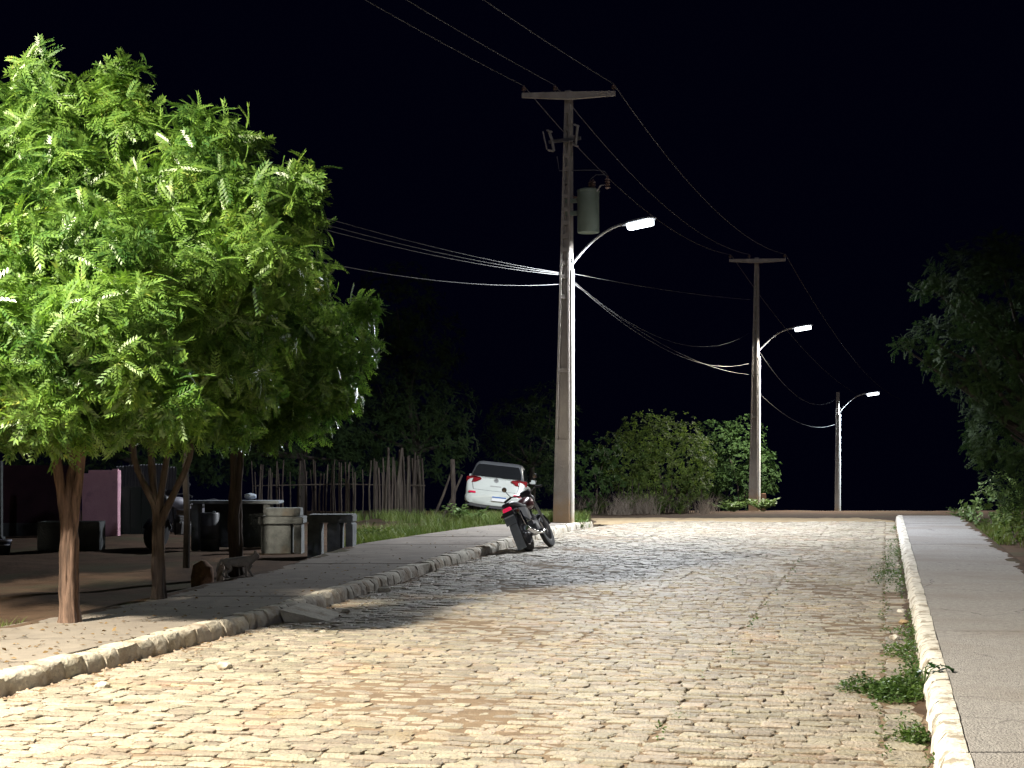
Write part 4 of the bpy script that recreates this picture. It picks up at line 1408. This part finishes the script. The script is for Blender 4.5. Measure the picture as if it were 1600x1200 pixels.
# rear window, a glazed panel just proud of the hatch
rw = MB(); rings = []
for z, x, y in ((1.075, .66, .205), (1.09, .67, .212), (1.20, .645, .278), (1.33, .60, .358), (1.39, .565, .398), (1.405, .54, .41)):
    rings.append([(-x, y, z), (-x * .5, y - .022, z), (0, y - .028, z), (x * .5, y - .022, z), (x, y, z), (x, y + .06, z), (-x, y + .06, z)])
rw.loft(rings).build('rear_window', M['glass'], car, smooth=False)
for sx in (-1, 1):
    mb = MB()
    mb.loft([[(sx * .747, .48, 1.0), (sx * .747, 1.35, 1.0), (sx * .747, 1.42, 1.0), (sx * .747, 2.45, 1.0)][::1] + [(sx * .70, 2.3, 1.0)], [(sx * .672, .62, 1.36), (sx * .672, 1.2, 1.36), (sx * .672, 1.3, 1.36), (sx * .672, 1.85, 1.36)] + [(sx * .63, 1.8, 1.36)]])
    mb.build('side_window', M['glass'], car)
    # wedge shaped tail lamp wrapping round the corner
    mb = MB()
    o_ = [(.835, 1.035), (.835, .885), (.70, .865), (.55, .90), (.40, 1.0), (.42, 1.03), (.62, 1.065)]
    fr = [(sx * x, (.045 if x < .5 else .06 if x < .65 else .085 if x < .75 else .20), z) for x, z in o_]
    bk = [(sx * (x - .003), .42 if x > .75 else .26, z) for x, z in o_]
    mb.loft([fr, bk]).build('tail_lamp', M['red'], car, bevel=.012)
    MB().box((sx * .62, .0, .62), (.20, .06, .055), rot=Matrix.Rotation(R(8 * sx), 3, 'Z')).build('reflector', M['redlens'], car, bevel=.008)
    MB().tube([(sx * .79, 2.4, 1.0), (sx * .90, 2.38, 1.03)], .03, n=6).box((sx * .90, 2.37, 1.04), (.15, .07, .11)).build('mirror', M['carpaint'], car, bevel=.01)
    for yy in (.70, 3.15):
        wheel(car, (sx * .74, yy, .30), .30, .18)
# bumper with a lower dark strip, plate and emblem
rings = [superring(y, w_, .30, .60, e=4.5) for y, w_ in ((-.05, .62), (-.035, .74), (.03, .81), (.25, .838), (.35, .836))]
MB().loft(rings).build('bumper', M['carpaint'], car, smooth=True)
MB().loft([superring(y, w_, .225, .315, e=4.0) for y, w_ in ((-.03, .58), (-.02, .70), (.06, .79), (.3, .82))]).build('bumper_skirt', M['plastic'], car, smooth=True)
pl = MB().box((.14, -.075, .49), (.40, .035, .13)).build('number_plate', M['platewhite'], car, bevel=.004)
MB().box((.14, -.095, .535), (.385, .006, .034)).build('band', M['plateblue'], pl)
em = MB().lathe([(.052, -.008), (.062, -.012), (.066, 0), (.062, .008), (.052, .008), (.052, -.008)], (0, .100, .98), axis='Y', n=24).build('emblem', M['badge'], car, smooth=True)
mb = MB()
y_ = .092
for a, b_ in (((-.030, .043), (0, .004)), ((.030, .043), (0, .004)), ((-.047, .018), (-.022, -.043)), ((.047, .018), (.022, -.043)), ((-.022, -.043), (0, -.006)), ((.022, -.043), (0, -.006))):
    mb.tube([(a[0], y_, .98 + a[1]), (b_[0], y_, .98 + b_[1])], .006, n=5)
mb.build('letter', M['badge'], em)
MB().box((0, .068, .82), (.30, .03, .03)).build('hatch_handle', M['badge'], car, bevel=.008)
MB().tube([(-.35, -.02, .24), (-.35, .5, .25)], .025, n=8).build('exhaust', M['steel'], car)
mb = MB()
for sx in (-1, 1):
    mb.tube([(sx * .60, .245, 1.06), (sx * .64, .085, .98), (sx * .63, .058, .82), (sx * .60, .02, .70)], .006, n=5)
mb.tube([(-.60, .02, .70), (-.3, .008, .695), (0, .004, .69), (.3, .008, .695), (.60, .02, .70)], .006, n=5)
mb.build('hatch_seam', M['plastic'], car)
MB().tube([(-.02, .235, 1.10), (.30, .215, 1.12)], .008, n=5).build('wiper', M['plastic'], car)


# ------------------------------------------------------------------ motorcycles
def motorcycle(loc, heading, lean, label, tank_m, side_m, panel_m='plastic', lamp_m='redlens'):
    """+y is forward; rear tyre touches the ground under the origin"""
    t = thing('motorcycle', loc, label, 'motorcycle')
    t.rotation_mode = 'ZYX'
    t.rotation_euler = (0, 0, 0)
    t.rotation_mode = 'QUATERNION'
    t.rotation_quaternion = (Matrix.Rotation(heading, 3, 'Z') @ Matrix.Rotation(lean, 3, 'Y')).to_quaternion()
    wheel(t, (0, 0, .295), .295, .105, spokes=14)
    fw = wheel(t, (0, 1.28, .30), .30, .085, spokes=14)
    # mudguards
    def guard(cy, cz, r, a0, a1, wd):
        mb = MB(); rings = []
        for k in range(13):
            a = R(a0 + (a1 - a0) * k / 12)
            y, z = cy + math.cos(a) * r, cz + math.sin(a) * r
            dy, dz = math.cos(a), math.sin(a)
            rings.append([(-wd, y - dy * .025, z - dz * .025), (-wd * .7, y + dy * .006, z + dz * .006), (wd * .7, y + dy * .006, z + dz * .006), (wd, y - dy * .025, z - dz * .025), (wd * .65, y - dy * .01, z - dz * .01), (-wd * .65, y - dy * .01, z - dz * .01)])
        return mb.loft(rings)
    guard(0, .295, .345, 60, 190, .085).build('rear_mudguard', M['plastic'], t, smooth=True)
    guard(1.28, .30, .335, 20, 165, .06).build('front_mudguard', M['plastic'], t, smooth=True)
    # flap hanging behind the rear wheel
    MB().loft([[(-.072, -.345, .50), (.072, -.345, .50), (.072, -.335, .50), (-.072, -.335, .50)], [(-.078, -.37, .32), (.078, -.37, .32), (.078, -.36, .32), (-.078, -.36, .32)],
               [(-.080, -.375, .06), (.080, -.375, .06), (.080, -.365, .06), (-.080, -.365, .06)]]).build('mud_flap', M['greyplastic'], t)
    # tail: lamp, plate, bracket
    MB().loft([[(-.07, -.30, .74), (.07, -.30, .74), (.05, -.30, .83), (-.05, -.30, .83)], [(-.10, -.05, .72), (.10, -.05, .72), (.09, -.05, .86), (-.09, -.05, .86)]]).build('tail_fairing', M[panel_m], t, bevel=.012)
    MB().box((0, -.325, .765), (.16, .05, .08)).build('tail_lamp', M[lamp_m], t, bevel=.014)
    pl_ = MB().box((0, -.375, .585), (.19, .010, .165), rot=Matrix.Rotation(R(-12), 3, 'X')).build('number_plate', M['greyplastic'], t, bevel=.003)
    MB().box((0, -.383, .645), (.175, .004, .022), rot=Matrix.Rotation(R(-12), 3, 'X')).build('band', M['platewhite'], pl_)
    MB().box((0, -.345, .64), (.21, .035, .20)).build('plate_bracket', M['plastic'], t, bevel=.01)
    # seat, tank, panels
    MB().loft([superring(y, w_, a, b_, n=16, e=3) for y, w_, a, b_ in ((-.30, .07, .83, .88), (-.2, .115, .80, .90), (.05, .125, .77, .88), (.3, .12, .74, .83), (.52, .09, .74, .83), (.58, .05, .76, .82))]).build('seat', M['plastic'], t, smooth=True)
    MB().loft([superring(y, w_, a, b_, n=16, e=2.6) for y, w_, a, b_ in ((.50, .07, .74, .86), (.6, .115, .72, .92), (.78, .135, .72, .96), (.92, .12, .74, .96), (1.0, .07, .80, .93))]).build('tank', M[tank_m], t, smooth=True)
    for sx in (-1, 1):
        MB().loft([[(sx * .09, -.05, .62), (sx * .12, -.05, .62), (sx * .12, -.05, .76), (sx * .09, -.05, .76)], [(sx * .10, .25, .50), (sx * .135, .25, .50), (sx * .13, .25, .76), (sx * .09, .25, .76)], [(sx * .08, .48, .55), (sx * .11, .48, .55), (sx * .11, .48, .74), (sx * .08, .48, .74)]]).build('side_panel', M[side_m], t, bevel=.012)
        MB().tube([(sx * .10, -.02, .31), (sx * .12, -.06, .48), (sx * .12, -.08, .70)], [.022, .034, .028], n=9).build('shock_absorber', M['chrome'], t, smooth=True)
        MB().tube([(sx * .07, 0, .295), (sx * .09, .25, .32), (sx * .10, .50, .36)], .022, n=8).build('swingarm', M['steel'], t, smooth=True)
        MB().tube([(sx * .075, 1.28, .30), (sx * .075, 1.16, .66), (sx * .075, 1.04, 1.0)], [.026, .026, .02], n=9).build('fork_tube', M['steel'], t, smooth=True)
        MB().tube([(sx * .14, .46, .30), (sx * .22, .46, .30)], .018, n=8).build('foot_peg', M['rubber'], t)
        MB().lathe([(0, 0), (.024, .004), (.024, .03), (.012, .05), (0, .05)], (sx * .15, -.26, .70), axis='Y', n=10).build('indicator', M['clay'], t)
        m_ = MB().tube([(sx * .26, .98, 1.08), (sx * .30, .96, 1.20)], .007, n=6)
        m_.lathe([(0, 0), (.038, .004), (.046, .018), (.03, .03), (0, .034)], (sx * .31, .945, 1.245), axis='Y', n=16).build('mirror', M['plastic'], t, smooth=True)
        MB().lathe([(0, -.0015), (.036, -.001), (.036, .002), (0, .002)], (sx * .31, .943, 1.245), axis='Y', n=16).build('mirror_glass', M['chrome'], t)
    MB().tube([(-.37, .90, 1.03), (-.24, .95, 1.07), (-.10, 1.03, 1.03), (.10, 1.03, 1.03), (.24, .95, 1.07), (.37, .90, 1.03)], .013, n=8).build('handlebar', M['steel'], t, smooth=True)
    for sx in (-1, 1):
        MB().tube([(sx * .25, .945, 1.068), (sx * .38, .895, 1.028)], .02, n=8).build('grip', M['rubber'], t)
    MB().lathe([(0, -.05), (.075, -.04), (.085, .04), (.075, .09), (0, .10)], (0, 1.13, .93), axis='Y', n=18).build('headlight', M['plastic'], t, smooth=True)
    MB().box((0, 1.04, 1.04), (.20, .08, .09), rot=Matrix.Rotation(R(35), 3, 'X')).build('dashboard', M['plastic'], t, bevel=.015)
    # engine and frame
    mb = MB().box((0, .62, .40), (.20, .30, .22)).lathe([(0, -.15), (.10, -.14), (.10, .14), (0, .15)], (0, .52, .36), axis='X', n=14)
    for k in range(5):
        mb.box((0, .74, .50 + k * .028), (.18, .16, .014))
    mb.build('engine', M['steel'], t, bevel=.006)
    mb = MB().tube([(0, 1.02, .94), (0, .85, .50), (0, .80, .28), (0, .40, .27)], .018, n=7).tube([(0, 1.0, .86), (0, .5, .74), (0, -.1, .72)], .018, n=7).tube([(0, .45, .72), (0, .42, .40)], .018, n=7)
    mb.build('frame', M['plastic'], t, smooth=True)
    MB().tube([(.12, .78, .46), (.14, .84, .30), (.15, .6, .25), (.15, .2, .28), (.15, -.20, .38)], [.018, .018, .02, .042, .046], n=10).build('exhaust', M['chrome'], t, smooth=True)
    MB().box((0, .16, .33), (.03, .40, .10)).build('chain_guard', M['plastic'], t)
    # stand on the left
    MB().tube([(-.08, .40, .28), (-.21, .36, .10), (-.265, .35, .075)], .013, n=7).build('side_stand', M['steel'], t)
    return t


mp = P(829, 862, 25.03)
motorcycle(Vector((mp.x, mp.y, 0.012)), R(-18), R(-24), 'dark motorcycle leaning on its stand at the left kerb, red tail lamp towards the viewer', 'maroonpaint', 'plastic', lamp_m='redgleam')
mp = yard(318, 27.4)
motorcycle(Vector((mp.x, mp.y, mp.z)), R(150), R(-9), 'motorcycle with white tank parked behind the grey forked trunk in the yard', 'whitepaint', 'whitepaint')


# ------------------------------------------------------------------ grass, weeds, rubble
def blades(spots, n_per, h, w, lean=.35):
    """spots: (x, y, radius); triangles as degenerate quads"""
    n = len(spots) * n_per
    sp = np.repeat(np.array(spots), n_per, axis=0)
    a = rng.uniform(0, 6.283, n); rr = np.sqrt(rng.random(n)) * sp[:, 2]
    x = sp[:, 0] + np.cos(a) * rr; y = sp[:, 1] + np.sin(a) * rr
    z = np.array([ground_z(float(p), float(q_)) if not (LB(q_) < p < RB(q_) and q_ < ROAD_END) else (-0.01 if p > LK(q_) else 0.14) for p, q_ in zip(x, y)])
    hh = h * rng.uniform(.45, 1.2, n)
    th = rng.uniform(0, 6.283, n); dx, dy = np.cos(th) * w, np.sin(th) * w
    lx, ly = rng.normal(0, lean, n) * hh, rng.normal(0, lean, n) * hh
    V = np.zeros((n, 6, 3), np.float32)
    for i, (k, t) in enumerate(((1, 0), (-1, 0), (-.7, .55), (.7, .55), (-.1, 1), (.1, 1))):
        V[:, i, 0] = x + dx * k + lx * t * t; V[:, i, 1] = y + dy * k + ly * t * t; V[:, i, 2] = z + hh * t - .01
    b = (np.arange(n) * 6)[:, None]
    Q = np.concatenate([b + np.array([0, 1, 2, 3]), b + np.array([3, 2, 4, 5])])
    return V.reshape(-1, 3), Q


sp = []
for _ in range(150):                 # verge between pavement and fence
    Y = random.uniform(25.5, 37); lo, hi = LB(Y) - 2.4, LB(Y) - .25
    x = random.uniform(lo, hi)
    if 800 + F * x / Y > 552: sp.append((x, Y, .22))
for _ in range(60):
    Y = random.uniform(35, 41); x = random.uniform(-4.2, .6); sp.append((x, Y, .25))
for px, Y in ((858, 33.2), (866, 33.4), (900, 33.3), (910, 33.5), (915, 33.6)):
    g_ = gp(px, Y); sp.append((g_.x, g_.y, .12))
v1, q1 = blades(sp, 70, .26, .006)
sp2 = []
for _ in range(34):                  # yard edge and far verge on the right
    Y = random.uniform(24, 38); sp2.append((RB(Y) + random.uniform(.05, 1.3), Y, .2))
for _ in range(14):
    Y = random.uniform(11.5, 13.2); sp2.append((LB(Y) - random.uniform(.05, .5), Y, .12))
v2, q2 = blades(sp2, 50, .20, .006)
tag(obj('grass', quads_mesh('grass', np.concatenate([v1, v2]), np.concatenate([q1, q2 + len(v1)])), M['grass']), kind='stuff')
sp3 = []
for _ in range(16):
    cxp, cyp = random.uniform(gp(905, 49).x, gp(1105, 50).x), random.uniform(46.5, 50)
    sp3 += [(cxp + random.gauss(0, .25), cyp + random.gauss(0, .25), random.uniform(.1, .3)) for _ in range(3)]
v3, q3 = blades(sp3, 34, .62, .006, .6)
tag(obj('dry_undergrowth', quads_mesh('dry_undergrowth', v3, q3), M['drygrass']), kind='stuff')


# creeping weeds on the cobbles along the right kerb
def creeper(patches, size):
    PS = []
    for px, py, rx, ry, n in patches:
        for _ in range(n):
            a, r_ = random.uniform(0, 6.283), math.sqrt(random.random()) * random.uniform(.75, 1.15)
            qx, qy = px + math.cos(a) * r_ * rx, py + math.sin(a) * r_ * ry
            Y = F * EYE / (qy - 715)
            x = (qx - 800) * Y / F
            if x < RK(Y) - .01:
                edge = max(0.0, 1 - r_)
                PS.append((x, Y, random.uniform(.004, .03 + .10 * edge)))
    n = len(PS); PS = np.array(PS)
    u = rng.normal(size=(n, 3)); u[:, 2] = np.abs(u[:, 2]) * .4
    nn = rng.normal(0, .45, (n, 3)) + np.array([0, 0, 1.0])
    return scatter(ONE, PS, u, nn, size * rng.uniform(.6, 1.4, n))


STRAG = []
for _ in range(38):
    Y_ = random.uniform(7.6, 34); x_ = RK(Y_) - abs(random.gauss(.02, .09))
    STRAG.append((800 + F * x_ / Y_, 715 + F * EYE / Y_, random.uniform(.02, .09) * F / Y_, random.uniform(.01, .05) * F * 2 / Y_ ** 1.35, random.randint(12, 60)))
for _ in range(60):
    Y_ = random.uniform(7.6, 24); x_ = RK(Y_) - random.choice((.27, .27, 1.55)) + random.gauss(0, .03)
    STRAG.append((800 + F * x_ / Y_, 715 + F * EYE / Y_, .03 * F / Y_, .05 * F * 2 / Y_ ** 1.35, random.randint(4, 14)))
v, q = creeper([(1400, 1085, 48, 17, 2200), (1345, 1077, 36, 9, 500), (1428, 1075, 20, 26, 800), (1425, 1028, 22, 22, 700), (1398, 1022, 20, 8, 260), (1428, 1000, 18, 10, 300), (1415, 992, 22, 5, 160),
                (1434, 1160, 20, 8, 420), (1412, 1158, 20, 4, 120), (1392, 905, 30, 12, 700), (1400, 880, 20, 20, 500), (1398, 855, 20, 12, 260), (1370, 893, 16, 8, 120), (1408, 925, 10, 10, 100)] + STRAG, .030)
tag(obj('creeping_weeds', quads_mesh('creeping_weeds', v, q), M['creeper']), kind='stuff')


def weed(loc, label, h, n, spread, leaf, m='weed', group=None):
    t = thing('weed_plant', loc, label, 'plant', group=group)
    mb = MB(); PS = []; US = []
    for _ in range(n):
        tip = Vector((random.gauss(0, spread), random.gauss(0, spread), h * random.uniform(.5, 1.1)))
        mid = tip * .5 + Vector((0, 0, h * .08))
        mb.tube([(0, 0, -.03), mid, tip], [.006, .005, .003], n=4)
        for k in range(9):
            t_ = .3 + .7 * k / 8
            p_ = mid.lerp(tip, (t_ - .5) * 2) if t_ > .5 else mid * (t_ * 2)
            for _k in range(2):
                d_ = Vector((random.gauss(0, 1), random.gauss(0, 1), .35)).normalized()
                PS.append(p_); US.append(d_)
    mb.build('stem', M[m], t)
    k = len(PS)
    v_, q_ = scatter(ONE, np.array(PS), np.array(US), rng.normal(0, .3, (k, 3)) + np.array([0, 0, 1.0]), leaf * rng.uniform(.6, 1.3, k))
    obj('foliage', quads_mesh('foliage', v_, q_), M[m], t)
    return t


WG = 'weeds growing on the verge'
weed(gp(722, 36), 'leafy pale weed growing on the verge in front of the car', .42, 14, .28, .13, group=WG)
weed(gp(752, 36.5), 'smaller pale weed in front of the car, between it and the motorcycle', .34, 10, .22, .11, group=WG)
weed(gp(582, 29), 'bushy weed beside the slotted concrete bench', .30, 14, .22, .10, 'bushleaf', group=WG)
weed(gp(907, 33.1), 'thin upright weed at the right foot of the nearest pole', .32, 5, .06, .08, group=WG)
for k_, px_ in enumerate((935, 985, 1030, 1062)):
    weed(gp(px_, 47.5), ('straggling weed in the twig fence nearest the first pole', 'straggling weed in the twig fence, second from the first pole', 'straggling weed below the tall rounded bush', 'straggling weed at the right end of the twig fence')[k_], .62, 12, .3, .10, 'bushleaf', group=WG)
weed(gp(1146, 53), 'low weed clump left of the foot of the second pole', .32, 18, .34, .16, group=WG)
weed(gp(1192, 53), 'low weed clump at the foot of the second pole', .42, 20, .36, .16, group=WG)
weed(gp(1508, 36.6), 'low yellowish weed at the far corner of the right pavement', .36, 14, .28, .11, group=WG)
# dark leaves flopping over the right kerb
kp = P(1452, 1052, 10.0)
t = thing('sprout', Vector((RK(10.0) + .01, 10.0, .02)), 'small dark green sprout with broad leaves hanging over the white kerb', 'plant')
mb = MB(); PS = []; US = []
for tip in ((.02, 0, .19), (.09, -.02, .175), (.15, -.01, .155), (-.02, .02, .13), (.06, .03, .17)):
    mb.tube([(-.02, 0, 0), (tip[0] * .4 - .01, tip[1], tip[2] * .8), tip], [.005, .004, .003], n=5)
    for k in range(3):
        PS.append(tip); US.append((random.gauss(.4, .6), random.gauss(0, .6), -.25))
mb.build('stem', M['creeper'], t)
v, q = scatter(ONE, np.array(PS), np.array(US), rng.normal(0, .35, (len(PS), 3)) + np.array([0, 0, 1.0]), rng.uniform(.07, .115, len(PS)))
obj('foliage', quads_mesh('foliage', v, q), leaf_mat('dark_broad_leaf', (.012, .05, .016), (.03, .085, .02), trans=.15), t)

# loose stones
for px, py, r_, lab, m in ((601, 926, .085, 'pale loose stone lying at the gap in the left kerb', 'kerb'), (350, 1046, .062, 'pale loose stone at the foot of the left kerb, left of the kerb ramp', 'kerb'),
                           (505, 990, .035, 'small pale stone beside the kerb ramp', 'kerb'), (160, 1078, .06, 'low tan stone by the left kerb near the picture corner', 'kerb'),
                           (372, 980, .05, 'pale stone against the shaded left kerb', 'kerb'), (540, 958, .05, 'grey chip on the shaded cobbles by the kerb', 'kerb'),
                           (1407, 958, .045, 'pale chip beside the right kerb below the grass', 'kerbwhite'), (1412, 975, .05, 'yellowish chip beside the right kerb', 'palesand'),
                           (1402, 885, .04, 'white scrap among the far weeds by the right kerb', 'kerbwhite'), (1398, 1000, .05, 'flat pale chip beside the creeping weeds', 'kerbwhite')):
    Y = F * EYE / (py - 715); x = (px - 800) * Y / F
    bm = bmesh.new(); bmesh.ops.create_icosphere(bm, subdivisions=2, radius=r_)
    for vv in bm.verts:
        vv.co *= random.uniform(.82, 1.12)
        vv.co.z *= .6
    me = bpy.data.meshes.new('loose_stone'); bm.to_mesh(me); bm.free()
    o = obj('loose_stone', me, M[m]); o.location = (x, Y, r_ * .38); o.rotation_euler = (0, 0, random.uniform(0, 6))
    tag(o, lab, 'stone', 'loose stones along the kerbs')
# fallen leaves and grit along the left kerb foot
V = []; Q = []
for _ in range(420):
    Y = random.uniform(8.5, 27); x = LK(Y) + abs(random.gauss(0, .14)) + .02
    r_ = random.uniform(.006, .022); b = len(V)
    for k in range(4):
        a = 1.571 * k + random.uniform(-.4, .4)
        V.append((x + math.cos(a) * r_, Y + math.sin(a) * r_ * .8, .008))
    V.append((x, Y, .008 + r_ * .8))
    for k in range(4): Q.append((b + k, b + (k + 1) % 4, b + 4, b + 4))
me = bpy.data.meshes.new('grit'); me.from_pydata(V, [], [f_[:3] for f_ in Q])
tag(obj('grit', me, M['tanblock']), kind='stuff')
o = MB().box((0, 0, .3), (.16, .14, .7), jit=.01).build('brick_stump', M['clay'], bevel=.01)
o.location = gp(1193, 54.4); tag(o, 'reddish brick stump just right of the second pole', 'stump')


# soil creeping over the pavement edges, and leaves dropped under the trees
V = []; Q = []
for f_edge, sg, y0, y1, wmax in ((RB, -1, 7.0, 36.5, .16), (LB, 1, 8.0, 24.0, .20), (lambda yy: RK(yy), -1, 7.0, 30.0, .13)):
    y = y0; first = True; w_ = 0.05
    while y < y1:
        w_ = min(wmax, max(0.0, w_ + random.gauss(0, wmax * .28)))
        e = f_edge(y); zt = .152 if wmax > .14 else .009
        b = len(V)
        V += [(e - sg * .03, y, zt - .012), (e + sg * w_ * .5, y, zt + .004), (e + sg * (w_ + .01), y, zt - .012)]
        if not first: Q += [(b - 3, b - 2, b + 1, b), (b - 2, b - 1, b + 2, b + 1)]
        first = False; y += random.uniform(.05, .12)
tag(obj('spilled_soil', quads_mesh('spilled_soil', V, Q, True), M['dirt']), kind='stuff')
M['deadleaf'] = leaf_mat('dead_leaf', (0.10, 0.06, 0.03), (0.24, 0.16, 0.07), trans=.1, rough=.8, spec=.2)
n = 620
PSl = []
for _ in range(n):
    Y = abs(random.gauss(0, 5)) + 9.5 if random.random() < .8 else random.uniform(8, 30)
    if random.random() < .75:
        x = LK(Y) - random.uniform(.05, 1.6); z = .156
    else:
        x = LK(Y) + abs(random.gauss(.1, .35)) + .03; z = .026
    PSl.append((x, Y, z))
v, q = scatter(ONE, np.array(PSl), rng.normal(size=(n, 3)) * np.array([1, 1, .15]), rng.normal(0, .25, (n, 3)) + np.array([0, 0, 1.0]), rng.uniform(.025, .06, n))
tag(obj('fallen_leaves', quads_mesh('fallen_leaves', v, q), M['deadleaf']), kind='stuff')
